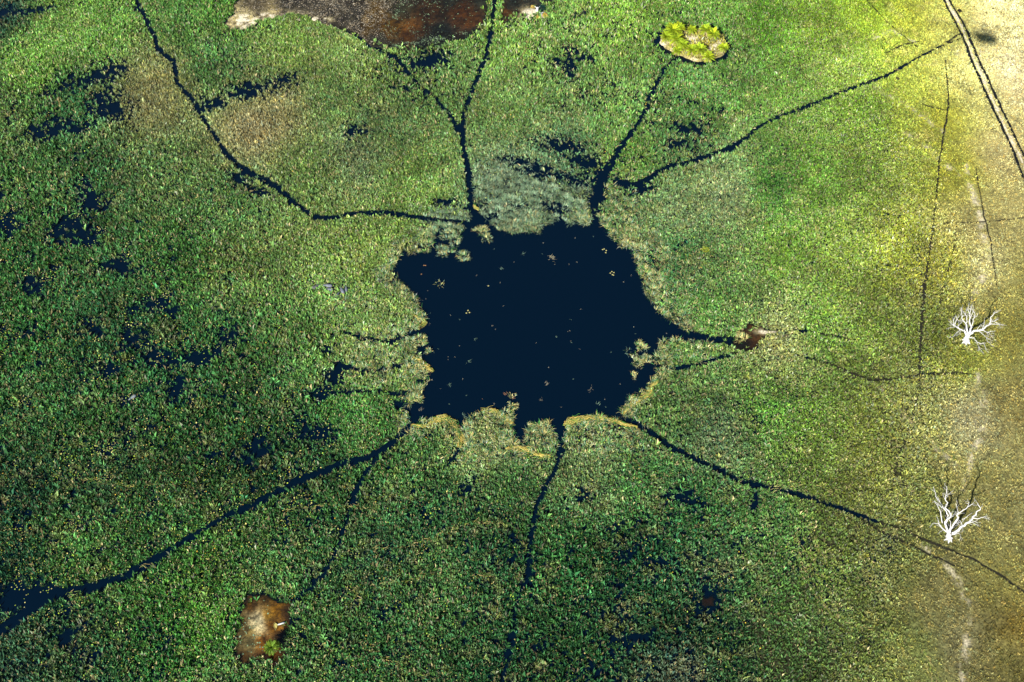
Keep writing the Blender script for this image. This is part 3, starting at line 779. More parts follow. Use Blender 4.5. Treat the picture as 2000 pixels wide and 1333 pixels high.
# flattened straw-coloured stalks in lines
VV, QQ, CC = [], [], []; off = 0
for poly in STRAW:
    P = np.array([at(p[0], p[1])[:2] for p in poly]); wd_ = np.array([p[2] for p in poly]) * .16
    seg = np.r_[0, np.cumsum(np.linalg.norm(np.diff(P, axis=0), axis=1))]
    n = int(seg[-1] * 3.5); s = rng.uniform(0, seg[-1], n)
    px = np.interp(s, seg, P[:, 0]); py = np.interp(s, seg, P[:, 1]); ww = np.interp(s, seg, wd_)
    tx = np.interp(np.minimum(s + 2, seg[-1]), seg, P[:, 0]) - np.interp(np.maximum(s - 2, 0), seg, P[:, 0]); ty = np.interp(np.minimum(s + 2, seg[-1]), seg, P[:, 1]) - np.interp(np.maximum(s - 2, 0), seg, P[:, 1])
    a = np.arctan2(ty, tx) + rng.normal(0, .35, n)
    bx_, by_ = px + rng.normal(0, 1, n) * ww, py + rng.normal(0, 1, n) * ww
    v_, q_, c_ = strips(np.stack([bx_, by_, np.maximum(ground_z(bx_, by_), 0) + rng.uniform(.3, .55, n)], 1), a, rng.uniform(1.2, 1.6, n), rng.uniform(.8, 1.9, n), rng.uniform(.07, .14, n), rng.normal(0, .15, n), rng.uniform(0, .1, n), 3,
                        tint(np.where((rng.random(n) < .55)[:, None], STRAW_C * .9, lin((140, 170, 75)) * .7), n, .25, .08))
    VV.append(v_); QQ.append(q_ + off); CC.append(c_); off += len(v_)
o = mesh_np('flattened_stalks', np.concatenate(VV), np.concatenate(QQ), M_LEAF, np.concatenate(CC)); tag(o, 'pale lines of trampled straw-coloured stalks across the grass', 'stalks', kind='stuff')

# ---------------------------------------------------------------- single reed clumps standing in or beside the pool
def reed_clump(u, v, ru, rv, n, label, s=.35, g=.4, Lmax=2.2, group='reed clumps at the pool'):
    n = int(n * .75)
    c0 = at(u, v); sc = np.linalg.norm(at(u + 1, v) - c0); scv = np.linalg.norm(at(u, v + 1) - c0)
    r_ = np.sqrt(rng.random(n)); t = rng.uniform(0, 6.28, n)
    wob = 1 + .35 * np.sin(t * 3 + u) + .2 * np.sin(t * 5 + v)
    lx, ly = r_ * wob * np.cos(t) * ru * sc, r_ * wob * np.sin(t) * rv * scv
    a = t + rng.normal(0, .9, n) + .6 * np.sin(lx * .8)
    sub = rng.normal(0, 1, (max(3, n // 110), 2)) * np.array([ru * sc, rv * scv]) * .55
    dd = np.hypot(lx[:, None] - sub[None, :, 0], ly[:, None] - sub[None, :, 1]); near = dd.argmin(1); dm = dd.min(1)
    a = np.arctan2(ly - sub[near, 1], lx - sub[near, 0]) + rng.normal(0, .7, n)
    kp = dm < 1.9 + rng.normal(0, .3, n); lx, ly, a, dm, near = lx[kp], ly[kp], a[kp], dm[kp], near[kp]; n = len(lx)
    V, Q, C_ = strips(np.stack([lx, ly, .1 + .7 * np.exp(-(dm / 1.2) ** 2) * rng.uniform(.3, 1, n)], 1), a, np.clip(.3 + .35 * dm + rng.normal(0, .25, n), .05, 1.5), rng.uniform(.5, Lmax * .85, n), rng.uniform(.06, .14, n), rng.normal(0, .25, n), rng.uniform(.1, .45, n), 4, reed_cols(n, s, g))
    o = mesh_np('reed_clump', V, Q, M_LEAF, C_); o.location = (c0[0], c0[1], 0)
    return tag(o, label, 'reed clump', group)
CL = [(885,462,20,20,1500,'big rounded grey-green reed clump at the upper left of the pool',.2,.6),
 (868,492,16,10,700,'low reed clump jutting into the upper left of the pool below the big grey one',.25,.55),
 (903,500,13,12,600,'spiky reed tip under the big grey clump at the upper left of the pool',.3,.5),
 (942,452,14,8,600,'narrow wedge of reeds between the two channel mouths at the top of the pool',.45,.35),
 (952,466,8,8,300,'small spiky reed tuft ending the narrow wedge at the top of the pool',.3,.5),
 (1020,440,22,14,1100,'grey reed clump hanging down into the water at the top of the pool',.25,.6),
 (1045,425,18,12,700,'grey reed clump right of the top middle of the pool beside a dark gap',.25,.6),
 (1135,425,18,12,800,'rounded reed clump between two dark inlets at the upper right of the pool',.3,.5),
 (1195,405,17,12,800,'green-topped reed clump right of the upper right inlet of the pool',.3,.3),
 (1225,455,22,10,800,'shaggy straw-tipped reed clump on the upper right edge of the pool',.5,.3),
 (1222,478,12,6,350,'low straw reed tuft poking left at the upper right edge of the pool',.6,.2),
 (825,668,12,11,420,'small round reed island close to the left bank of the pool',.4,.3),
 (838,688,7,5,130,'tail of loose reeds off the small reed island at the left bank',.5,.3),
 (1252,678,13,7,380,'upper of the two small reed islands at the right bank of the pool',.5,.25),
 (1251,706,18,15,750,'lower, larger of the two small reed islands at the right bank of the pool',.45,.3),
 (1238,735,5,8,110,'pointed straw tail under the larger reed island at the right bank',.7,.2),
 (815,778,12,10,360,'frayed reed clump at the lower left bank of the pool',.45,.3),
 (815,722,20,9,450,'straw-edged reed clump pointing right from the left bank of the pool',.6,.2),
 (1065,838,17,14,650,'reed clump between the two dark inlets at the bottom of the pool',.5,.25),
 (985,818,22,14,900,'tall shaggy reed clump sticking up at the bottom middle of the pool',.4,.3),
 (1000,796,10,7,200,'loose straw reed tuft above the shaggy clump at the bottom of the pool',.6,.2),
 (1000,775,6,5,60,'thin wisp of reeds in the water above the bottom edge of the pool',.6,.3),
 (1447,661,10,8,420,'round pale yellow tussock in the small brown pond on the right',.75,.05),
 (118,203,6,7,160,'curled pale dead reed clump among dark water at the far upper left',.8,.2),
 (860,555,10,8,50,'sparse sprinkle of reed tips in the water at the left of the pool',.4,.5),
 (1225,690,6,8,45,'few loose reed tips left of the two small reed islands',.3,.6)]
for cargs in CL:
    u, v, ru, rv, n, lab, s, g = cargs
    reed_clump(u, v, ru, rv, n, lab, s, g, 1.9 if n > 300 else 1.3)

# thick rolls of washed-up straw along the lower edge of the pool
def wrack(poly, n, label):
    P = np.array([at(p[0], p[1])[:2] for p in poly]); wd_ = np.array([p[2] for p in poly]) * .15
    o0 = P.mean(0); P = P - o0
    seg = np.r_[0, np.cumsum(np.linalg.norm(np.diff(P, axis=0), axis=1))]
    s = rng.uniform(0, seg[-1] * .96, n); lat = rng.normal(0, .7, n)
    K = 5; Ls = rng.uniform(1.5, 4.0, n); wdt = rng.uniform(.08, .17, n)
    V = np.empty((n, K + 1, 2, 3)); hgt = .35 + .35 * np.exp(-lat ** 2) * rng.uniform(.4, 1.4, n)
    for k in range(K + 1):
        q = np.clip(s + Ls * k / K, 0, seg[-1])
        px = np.interp(q, seg, P[:, 0]); py = np.interp(q, seg, P[:, 1]); ww = np.interp(q, seg, wd_)
        qa, qb = np.clip(q - .6, 0, seg[-1]), np.clip(q + .6, 0, seg[-1])
        tx = np.interp(qb, seg, P[:, 0]) - np.interp(qa, seg, P[:, 0]); ty = np.interp(qb, seg, P[:, 1]) - np.interp(qa, seg, P[:, 1])
        l = np.hypot(tx, ty) + 1e-9; nx_, ny_ = -ty / l, tx / l
        la = (lat + .5 * np.sin(k * 1.1 + lat * 7)) * ww
        hw = wdt * .5 * (1 - .7 * abs(k / K - .5))
        for e, sg in ((0, -1), (1, 1)):
            V[:, k, e, 0] = px + nx_ * (la + sg * hw); V[:, k, e, 1] = py + ny_ * (la + sg * hw); V[:, k, e, 2] = hgt + sg * hw * .3
    b0 = (np.arange(n) * (K + 1) * 2)[:, None]
    Q = np.concatenate([np.stack([b0 + 2 * k, b0 + 2 * k + 1, b0 + 2 * k + 3, b0 + 2 * k + 2], -1) for k in range(K)], 1).reshape(-1, 4)
    cl_ = tint(np.where((rng.random(n) < .75)[:, None], lin((205, 185, 100)) * .72, GREEN_C), n, .22, .08)
    o = mesh_np('straw_roll', V.reshape(-1, 3), Q, M_LEAF, np.repeat(cl_, K, 0)); o.location = (o0[0], o0[1], 0)
    return tag(o, label, 'straw roll', 'rolls of washed-up straw at the pool')
wrack([(802,832,2),(835,834,4),(850,822,6),(868,818,6),(885,828,5),(896,848,5),(902,862,5),(895,876,4)], 260, 'hooked roll of yellow straw at the lower left corner of the pool')
wrack([(1100,836,5),(1112,824,6),(1140,820,5),(1170,817,5),(1195,822,4),(1225,832,3),(1245,836,2)], 260, 'long arched roll of yellow straw along the lower right edge of the pool')
wrack([(1215,812,3),(1230,795,4),(1252,780,4),(1268,772,4),(1275,755,3),(1285,745,3)], 150, 'thin bent roll of straw climbing the right edge of the pool')
wrack([(985,880,4),(1010,876,5),(1030,882,5),(1050,890,3),(1075,893,3)], 140, 'loose straw roll in the gap below the bottom inlets of the pool')
wrack([(938,805,3),(960,803,5),(980,812,4),(1000,830,3)], 110, 'straw band draped over the shaggy bottom clump of the pool')
wrack([(805,615,2),(820,625,3),(832,632,3),(815,642,3)], 60, 'short bent straw roll at the tip of the left bank')
wrack([(795,700,3),(820,705,4),(840,722,3),(846,728,2)], 70, 'straw roll along the pointed tongue of the left bank')
wrack([(925,400,2),(930,408,3),(936,412,2)], 30, 'single short yellow straw bundle lying in the channel above the pool')

# ---------------------------------------------------------------- bits floating on the open pool
def wisp(u, v, k, length, spread, colour, seed):
    rg = np.random.default_rng(seed)
    c0 = at(u, v); n = k
    a0 = rg.uniform(0, 6.28)
    V, Q, C_ = strips(np.stack([rg.normal(0, spread, n), rg.normal(0, spread, n), rg.uniform(.02, .08, n)], 1), a0 + rg.normal(0, .7, n), rg.uniform(1.1, 1.55, n), rg.uniform(.5, 1, n) * length, rg.uniform(.06, .13, n), rg.normal(0, .4, n), rg.uniform(0, .1, n), 3,
                      np.clip(np.asarray(colour) * np.exp(rg.normal(0, .25, (n, 1))), 0, .8))
    V[:, 2] = np.maximum(V[:, 2], .025)
    o = mesh_np('reed_wisp', V, Q, M_LEAF, C_); o.location = (c0[0], c0[1], 0)
    return o
ZP = [(1055,180),(1205,195),(1225,205),(945,262),(1235,240),(1315,240),(1165,180),(1010,225),(800,300),(900,155),(1170,120),(1350,95),(1450,85),(1360,230),(655,520),(800,650),(890,585),(905,600),(755,780),(640,755),(640,770),(590,712),(705,692),
 (680,755),(655,905),(605,930),(720,880),(745,970),(835,990),(970,965),(1010,980),(1160,990),(1190,905),(1340,880),(1440,910),(1438,940),(1475,1018),(1515,990),(1605,905),(1555,730),(1375,710),(1325,665),(1330,675),(1320,610),(1310,612),(1250,645),(1135,675),(1200,815),(1325,545),(1380,490),
 (1660,300),(1690,625),(1678,590),(1270,1035),(1525,1035),(900,1020),(490,1050),(730,1085),(540,570),(520,430),(545,510),(530,385),(600,345),(615,370),(950,470),(935,342),(705,545),(860,360),(1620,340),(650,1020),(500,440),(550,885),(1245,645),(1860,625)]
big = {0,1,2,3,15,18,24,29,30,31,32,35,36,56,57,1}
for i, (zx, zy) in enumerate(ZP):
    u, v = 650 + zx / 2.854, 433 + zy / 2.854
    tone = lin((165, 160, 140)) * .6 if i % 3 else lin((120, 150, 130)) * .6
    if i in (29, 30, 28): tone = lin((185, 140, 110)) * .6
    isbig = i in big
    o = wisp(u, v, 7 if isbig else 3, 1.2 if isbig else .45, .30 if isbig else .10, tone, 100 + i)
    if isbig: tag(o, 'larger ragged wisp of dead reed drifting on the dark pool', 'reed wisp', 'larger reed wisps drifting on the pool')
    else: tag(o, 'small pale speck of dead reed drifting on the dark pool', 'reed wisp', 'small reed wisps drifting on the pool')
o = wisp(1076, 503, 16, 1.5, .6, lin((190, 185, 150)) * .65, 501); tag(o, 'largest pale tangle of dead reed drifting in the upper part of the pool', 'reed wisp')

def lily(u, v, r_, col, label, group):
    c0 = at(u, v); mb = MB(); n = 12
    pts = []
    for k in range(n + 1):
        t = .25 + (2 * math.pi - .5) * k / n
        pts.append((math.cos(t) * r_, math.sin(t) * r_, .035 + .015 * math.sin(3 * t)))
    mb.add([(0, 0, .03)] + pts, [(0, k, k + 1) for k in range(1, n + 1)], tuple(col))
    o = mb.build('lily_pad', M_PAD, None, False); o.location = (c0[0], c0[1], 0); o.rotation_euler[2] = u
    return tag(o, label, 'lily pad', group)
yc, oc = lin((215, 212, 140)) * .6, lin((200, 150, 100)) * .5
PADR = 1
for (u, v) in ((1180,487),(1184,490),(1183,494),(1177,488)): lily(u, v, .25, yc, 'yellow lily pad in the cluster floating near the upper right edge of the pool', 'upper right lily pad cluster')
for (u, v) in ((1195,531),(1199,533),(1196,537),(1192,534),(1198,538)): lily(u, v, .24, yc, 'yellow lily pad in the cluster floating just off the right bank of the pool', 'right bank lily pad cluster')
for (u, v) in ((911,612),(917,611),(914,607)): lily(u, v, .25, yc, 'yellow lily pad in the trio floating left of the middle of the pool', 'left middle lily pad trio')
for (u, v) in ((828,519),(831,519)): lily(u, v, .24, oc, 'orange lily pad of the pair floating in the upper left bay of the pool', 'orange lily pad pair')
lily(954, 559, .24, yc, 'single yellow lily pad floating above the trio on the pool', 'single lily pads'); lily(823, 536, .22, oc, 'single orange lily pad floating below the orange pair in the upper left bay', 'single lily pads')

# ---------------------------------------------------------------- dead trees, traced limb by limb with heights taken from their shadows
def smooth_path(P, rad, sub=3):
    P = np.asarray(P, float); n = len(P); out = []; ro = []
    for i in range(n - 1):
        p0, p1, p2, p3 = P[max(i - 1, 0)], P[i], P[i + 1], P[min(i + 2, n - 1)]
        for k in range(sub):
            t = k / sub
            out.append(.5 * ((2 * p1) + (-p0 + p2) * t + (2 * p0 - 5 * p1 + 4 * p2 - p3) * t * t + (-p0 + 3 * p1 - 3 * p2 + p3) * t ** 3))
            ro.append(rad[i] + (rad[i + 1] - rad[i]) * t)
    out.append(P[-1]); ro.append(rad[-1])
    return np.array(out), ro

def dead_tree(base, ox, oy, zs, trunk, limbs, label, twig, seed, wood):
    rg = random.Random(seed)
    b0 = at(*base); root = empty('dead_tree', (b0[0], b0[1], 0.0))
    gz = float(ground_z(b0[0], b0[1]))
    def P3(q):
        p_ = at(ox + q[0] / zs, oy + q[1] / zs, q[2] + gz); return np.array([p_[0] - b0[0], p_[1] - b0[1], p_[2]])
    root.location.z = 0
    mb = MB(); pts, ra = smooth_path([P3(q) for q in trunk], [q[3] for q in trunk], 3)
    pts[0][2] -= .4
    mb.tube(pts, ra, 12, wood)
    for k in range(6):                                   # root flare
        a = k * 1.05 + rg.random() * .4; r0 = ra[0]
        mb.tube([(pts[0][0] + math.cos(a) * r0 * .5, pts[0][1] + math.sin(a) * r0 * .5, gz + .8), (pts[0][0] + math.cos(a) * r0 * 1.1, pts[0][1] + math.sin(a) * r0 * 1.1, gz + .25), (pts[0][0] + math.cos(a) * r0 * 1.7, pts[0][1] + math.sin(a) * r0 * 1.7, gz - .1)], [r0 * .4, r0 * .3, r0 * .1], 7, wood)
    mb.build('trunk', M_WOOD, root)
    for limb in limbs:
        mb = MB(); main = None
        for bi, br in enumerate(limb):
            P = [P3(q) for q in br['p']]; r0, r1 = br['r']; r0 *= 1.0; r1 *= .8; n = len(P)
            rad = [r0 + (r1 - r0) * (i / (n - 1)) ** .8 for i in range(n)]
            pts, ra = smooth_path(P, rad, 4)
            for i in range(1, len(pts) - 1):
                pts[i] += np.array([rg.gauss(0, 1), rg.gauss(0, 1), rg.gauss(0, 1)]) * min(.10, ra[i] * .8)
            mb.tube(pts, ra, 8, wood)
            # side twigs
            for i in range(2, len(pts)):
                if rg.random() < twig * (.5 + i / len(pts)):
                    d = pts[i] - pts[i - 1]; d = d / (np.linalg.norm(d) + 1e-9)
                    q = np.array([rg.gauss(0, 1), rg.gauss(0, 1), rg.gauss(.3, .8)]); q = q - d * q.dot(d) * .4; q /= np.linalg.norm(q)
                    ln = rg.uniform(.6, 1.7); m1 = pts[i] + (q * .8 + d * .6) * ln * .5; m2 = m1 + (q * .5 + d * .7 + np.array([rg.gauss(0, .3), rg.gauss(0, .3), .2])) * ln * .6
                    mb.tube([pts[i], m1, m2], [max(.03, ra[i] * .35), .035, .015], 5, wood)
                    if rg.random() < .6:
                        e = np.array([rg.gauss(0, 1), rg.gauss(0, 1), rg.gauss(.2, .6)]); e /= np.linalg.norm(e)
                        mb.tube([m1, m1 + (e + d) * ln * .35], [.03, .012], 5, wood)
        mb.build('branch', M_WOOD, root)
    return tag(root, label, 'dead tree', 'bleached dead trees on the dry bank')
WOOD = (.47, .47, .46)
def L_(r, *p): return {'p': p, 'r': r}
dead_tree((1853, 1053), 1800, 880, 6.667, [(350,1155,0,.85),(350,1120,.7,.7),(352,1095,1.3,.62),(356,1080,1.8,.5)],
 [[L_((.34,.08),(345,1085,1.5),(310,950,3.5),(345,885,5.3),(380,830,7),(320,740,8),(335,690,9),(310,640,9.5),(325,540,10.8),(325,465,11.8)), L_((.1,.04),(318,590,10.2),(350,570,10.6),(378,552,10.9)), L_((.15,.05),(330,720,8.3),(270,750,8.5),(215,700,9),(165,660,9.6)), L_((.08,.03),(310,640,9.5),(275,580,10))],
  [L_((.22,.06),(305,960,3.3),(350,850,5.5),(285,755,7),(240,680,8),(190,620,8.6),(180,560,9.2),(155,470,10.2)), L_((.1,.04),(240,680,8),(232,655,8.6),(205,600,9.4))],
  [L_((.16,.05),(270,945,3),(245,810,5.3),(215,740,6.3),(165,660,7.4))],
  [L_((.38,.08),(360,1085,1.4),(390,1000,3),(470,890,5.5),(472,840,6.5),(520,790,7.5),(600,740,9),(670,690,10.6)), L_((.13,.04),(472,840,6.5),(465,770,7.8),(440,685,8.8)), L_((.1,.03),(600,740,9),(615,690,9.8),(605,660,10.2)), L_((.08,.03),(615,700,9.7),(570,685,10)), L_((.08,.03),(470,860,6),(430,785,7)), L_((.1,.04),(430,935,4.4),(480,960,4.8),(430,985,5))],
  [L_((.45,.09),(368,1095,1.2),(450,1060,2.5),(530,980,4.5),(610,940,6.5),(660,880,9),(700,845,11),(710,810,12),(770,765,14),(740,720,15.5),(735,685,16.6)), L_((.16,.05),(660,880,9),(740,890,9.6),(810,865,10.2),(845,890,10.4)), L_((.07,.03),(800,870,10.1),(830,860,10.7)), L_((.12,.04),(640,915,7.8),(690,925,8.2),(740,945,8.4)), L_((.12,.04),(630,930,7),(690,950,7.4),(740,988,7.5)), L_((.12,.05),(530,980,4.5),(535,1030,4.8),(522,1065,5)), L_((.12,.04),(530,900,6),(580,870,7),(632,830,8.3)), L_((.1,.04),(530,970,4.6),(500,920,5.6),(470,900,6)), L_((.08,.03),(600,945,6.4),(660,970,6.6))],
  [L_((.22,.05),(330,1065,1.6),(255,1000,3.2),(215,955,4),(150,950,4.7),(108,1005,4.9)), L_((.09,.03),(225,955,4),(215,905,4.7),(198,872,5)), L_((.1,.03),(290,1030,2.4),(270,1045,2.6),(205,1088,2.7))],
  [L_((.14,.04),(375,1095,.9),(440,1085,1.5),(480,1080,1.9),(508,1105,2))],
  [L_((.14,.04),(362,1070,1.9),(380,960,4),(360,900,5.2),(388,855,6))]],
 'bleached white dead tree with long crooked limbs and a sharp black shadow', .30, 3, WOOD)
dead_tree((1886, 667), 1830, 560, 10.25, [(575,1110,0,1.0),(590,1030,1,.8),(615,985,1.8,.7),(635,955,2.4,.6)],
 [[L_((.38,.08),(600,1000,1.4),(560,900,3),(470,862,4),(350,780,5),(335,730,5.6),(345,610,6.6)), L_((.14,.04),(350,780,5),(310,760,5.3),(275,725,5.7)), L_((.14,.04),(470,865,4),(390,925,4.2),(330,1000,4.2),(270,1025,4.3)), L_((.1,.04),(470,865,4),(465,930,4.3),(410,980,4.4)), L_((.12,.04),(355,765,5.1),(400,650,6.3),(455,600,7)), L_((.1,.03),(390,805,4.7),(280,820,5),(200,842,5.1)), L_((.12,.04),(440,850,4.2),(430,770,5.2),(500,720,5.8))],
  [L_((.32,.07),(620,965,2.2),(600,850,4),(575,740,5.5),(520,680,6.5),(500,580,7.5),(480,480,8.6)), L_((.16,.04),(578,745,5.5),(605,690,6.5),(580,560,8),(595,430,9)), L_((.1,.03),(520,680,6.5),(440,690,6.9),(390,610,7.4)), L_((.1,.03),(590,600,7.6),(540,520,8.4),(470,470,9)), L_((.1,.03),(505,600,7.3),(560,570,8))],
  [L_((.34,.07),(645,945,2.5),(680,820,4.5),(650,700,6),(662,560,8),(668,420,9.6)), L_((.16,.04),(680,820,4.5),(720,700,6.5),(745,600,7.8),(760,520,8.6)), L_((.1,.03),(655,640,6.8),(700,560,8.2),(720,470,9.2)), L_((.1,.03),(735,640,7.3),(800,590,8),(810,540,8.6)), L_((.1,.03),(660,560,8),(620,480,9),(630,400,9.6)), L_((.09,.03),(760,540,8.4),(720,500,9),(700,440,9.6))],
  [L_((.42,.07),(655,955,2.3),(750,890,3.5),(890,868,4.6),(1000,790,5.5),(1070,715,6.5),(1090,610,7.6),(1150,530,8.6),(1215,520,9)), L_((.16,.04),(1060,725,6.4),(1150,700,7),(1240,645,7.8)), L_((.14,.04),(1040,750,6.1),(1180,755,6.6),(1320,765,7)), L_((.16,.04),(900,872,4.6),(990,905,5),(1030,975,5.2)), L_((.1,.03),(1010,925,5.1),(1110,885,5.7)), L_((.14,.04),(840,890,4.2),(930,960,4.7),(1035,1062,5)), L_((.1,.03),(985,1010,4.9),(1010,1100,5),(1050,1120,5.1)), L_((.1,.03),(1005,905,5.1),(1070,965,5.4),(1115,1032,5.5)), L_((.12,.04),(890,868,4.6),(940,760,6),(950,660,7)), L_((.1,.03),(1150,700,7),(1250,760,7.4),(1260,840,7.5)), L_((.1,.03),(790,880,3.9),(850,800,5.2),(900,790,5.8))],
  [L_((.18,.05),(650,1025,1.4),(735,1030,2.2),(790,1090,2.6),(850,1130,2.8),(945,1160,3.1),(982,1275,3.3)), L_((.1,.03),(800,1100,2.6),(820,1185,2.9),(862,1250,3),(912,1310,3.1)), L_((.08,.03),(858,1245,3),(830,1295,3.1))]],
 'bleached white dead tree with a dense fan of fine bare twigs', .55, 5, WOOD)

# ---------------------------------------------------------------- palms
def palm(u, v, h, cr, nf, label, group, col, dead=.5, seed=1):
    rg = random.Random(seed)
    c0 = at(u, v, h + float(0.5)); gz = max(float(ground_z(c0[0], c0[1])), -.1)
    root = empty('palm_tree', (c0[0], c0[1], gz))
    mb = MB(); lean = (rg.uniform(-.3, .3), rg.uniform(-.3, .3))
    pts = [(-lean[0] * (1 - t), -lean[1] * (1 - t), -.3 + (h + .3) * t) for t in (0, .2, .4, .6, .8, 1)]
    mb.tube(pts, [.24, .2, .17, .16, .17, .2], 9, (.16, .12, .08))
    for k in range(int(h * 5)):
        zz = (k + .5) / (h * 5) * h; a = k * 2.4
        mb.add([(math.cos(a) * .15 - lean[0] * (1 - zz / h), math.sin(a) * .15 - lean[1] * (1 - zz / h), zz - .1), (math.cos(a + .4) * .24, math.sin(a + .4) * .24, zz), (math.cos(a) * .3, math.sin(a) * .3, zz + .12), (math.cos(a - .4) * .24, math.sin(a - .4) * .24, zz)], [(0, 1, 2, 3)], (.2, .15, .1))
    mb.build('trunk', M_WOOD, root)
    def frond(mb, a, el, ln, droop, c_):
        K = 7; p_ = np.array([0, 0, h]); prev = None; e = el
        sp = [p_.copy()]; 
        for k in range(K):
            p_ = p_ + np.array([math.cos(a) * math.cos(e), math.sin(a) * math.cos(e), math.sin(e)]) * ln / K
            sp.append(p_.copy()); e -= droop * (.5 + k / K)
        side = np.array([-math.sin(a), math.cos(a), 0])
        for k in range(K):                              # midrib
            wv = .05 * (1 - k / K) + .015
            mb.add([sp[k] - side * wv, sp[k] + side * wv, sp[k + 1] + side * wv * .8, sp[k + 1] - side * wv * .8], [(0, 1, 2, 3)], tuple(np.asarray(c_) * 1.1))
        for k in range(1, K + 1):
            for s in (-1, 1):
                for q in (0, .5):
                    if k == K and q: continue
                    b_ = sp[k] + (sp[min(k + 1, K)] - sp[k]) * q; d = sp[k] - sp[k - 1]; d /= np.linalg.norm(d)
                    ll = ln * .27 * math.sin(math.pi * min(.93, (k + q) / K * .8 + .15)) * rg.uniform(.8, 1.15)
                    tip = b_ + side * s * ll * .75 + d * ll * .7 + np.array([0, 0, -.12 * ll + .1 * rg.uniform(-1, 1)])
                    mid = b_ + (tip - b_) * .5 + d * ll * .2 + np.array([0, 0, .06])
                    cc_ = np.asarray(c_) * rg.uniform(.75, 1.25)
                    mb.add([b_, mid, tip, b_ + (tip - b_) * .45 - d * ll * .16], [(0, 1, 2, 3)], tuple(cc_))
    mb = MB(); md = MB()
    for k in range(nf):
        t = k / nf
        el = 1.35 - 1.25 * t + rg.uniform(-.12, .12)
        yel = rg.random()
        c_ = np.asarray(col) * rg.uniform(.5, 1.5) * (np.array([1.25, 1.05, .8]) if yel < .3 else np.array([1, 1, 1]))
        frond(mb, k * 2.39996 + rg.uniform(-.2, .2), el, cr * rg.uniform(.8, 1.1), .22 + .08 * rg.random(), c_)
    mb.build('crown', M_PALM, root, False)
    for k in range(int(nf * dead)):
        frond(md, k * 2.39996 + 1, -.25 - .6 * rg.random(), cr * rg.uniform(.55, .85), .18, np.array(lin((215, 195, 150))) * rg.uniform(.55, .8))
    md.build('dead_fronds', M_PALM, root, False)
    return tag(root, label, 'palm tree', group)
PG = 'palms on the small sand island'
pc = (.31, .43, .03)
IS = [(560,350,2.6,3.1,'tallest bushy green palm at the upper left of the sand island'),(690,300,2.4,2.6,'palm with upright fronds at the top of the left clump on the sand island'),(640,520,2.0,2.7,'palm in the middle of the left clump on the sand island'),
 (440,470,1.6,2.5,'leftmost palm on the sand island, over pale dry fronds'),(960,330,1.5,1.9,'small ragged palm at the top middle of the sand island'),(1240,330,2.2,2.5,'green palm at the top right of the sand island'),(1400,420,2.2,2.5,'yellow-green palm at the right shoulder of the sand island'),
 (1610,690,1.2,2.0,'lowest palm at the far right tip of the sand island'),(950,740,1.3,2.2,'yellowish palm at the front edge of the sand island below the bare white sand'),(1130,730,2.0,2.6,'green palm at the front middle of the sand island'),(1310,850,1.6,2.4,'palm at the front right of the sand island above the dark bank'),(660,740,1.0,2.0,'low yellow palm at the front left edge of the sand island'),(780,640,1.4,2.1,'palm between the left clump and the bare white sand on the sand island')]
for i, (zx, zy, h, cr, lab) in enumerate(IS):
    palm(1260 + zx / 10.53, 30 + zy / 10.53, h, cr * 1.35, 34, lab, PG, pc, .35, 40 + i)
palm(530, 1264, 2.6, 2.5, 30, 'lone small palm standing in the amber pond at the lower left', 'lone palm', (.16, .28, .04), .5, 77)

# ---------------------------------------------------------------- hippos wallowing in the marsh
def hippo(u, v, head_deg, label, s=1.0, sink=.55, neck=0.0, tone=(0.092, 0.105, 0.130), group='hippos wallowing in the marsh'):
    """one lofted skin from rump to muzzle; head_deg turns the nose, 0 = right in the photo, 90 = up"""
    c0 = at(u, v); root = empty('hippo', (c0[0], c0[1], 0), R(head_deg))
    s = s * .86
    sec = [(-1.62, .75, .10, .12), (-1.52, .80, .38, .40), (-1.25, .82, .58, .58), (-.8, .80, .70, .66), (-.2, .78, .76, .68), (.4, .80, .72, .64), (.85, .84, .56, .54), (1.12, .86, .40, .42), (1.38, .88, .36, .38), (1.62, .88, .33, .34), (1.85, .82, .29, .27), (2.1, .76, .36, .26), (2.26, .72, .33, .22), (2.36, .70, .16, .12)]
    mb = MB(); n = 16; vs = []
    for i, (xx, zc, hw, hh) in enumerate(sec):
        bend = neck * max(0, xx - .6) ** 1.5 * .25
        for k in range(n):
            t = 2 * math.pi * k / n
            flat = 1.0 if math.sin(t) > 0 else .9
            vs.append((xx * s, (hw * math.cos(t) + bend) * s, (zc + hh * math.sin(t) * flat - sink) * s))
    fs = [(i * n + k, i * n + (k + 1) % n, (i + 1) * n + (k + 1) % n, (i + 1) * n + k) for i in range(len(sec) - 1) for k in range(n)]
    fs.append(tuple(range(n))[::-1]); fs.append(tuple((len(sec) - 1) * n + k for k in range(n)))
    mb.add(vs, fs, tone)
    for (lx, ly) in ((-1.1, .36), (-1.1, -.36), (.55, .36), (.55, -.36)):
        mb.tube([(lx * s, ly * s, (.6 - sink) * s), (lx * s + .05, ly * s, (.3 - sink) * s), (lx * s, ly * s, (-.05 - sink) * s)], [.24 * s, .18 * s, .17 * s], 8, tone)
    mb.build('body', M_HIDE, root)
    for sg in (-1, 1):
        bend = neck * .2 * s
        e = MB(); e.tube([(1.36 * s, sg * .24 * s + bend, (1.18 - sink) * s), (1.34 * s, sg * .36 * s + bend, (1.30 - sink) * s), (1.33 * s, sg * .42 * s + bend, (1.36 - sink) * s)], [.06 * s, .09 * s, .03 * s], 6, tuple(c_ * .8 for c_ in tone))
        e.build('ear', M_HIDE, root)
    return tag(root, label, 'hippo', group)
Z0 = lambda zx, zy: (590 + zx / 16.67, 530 + zy / 16.67)
hippo(*Z0(440, 535), 35, 'hippo lying apart on the left of the group, grey-brown back and dark wet head', .95, .5, tone=(0.084, 0.084, 0.092))
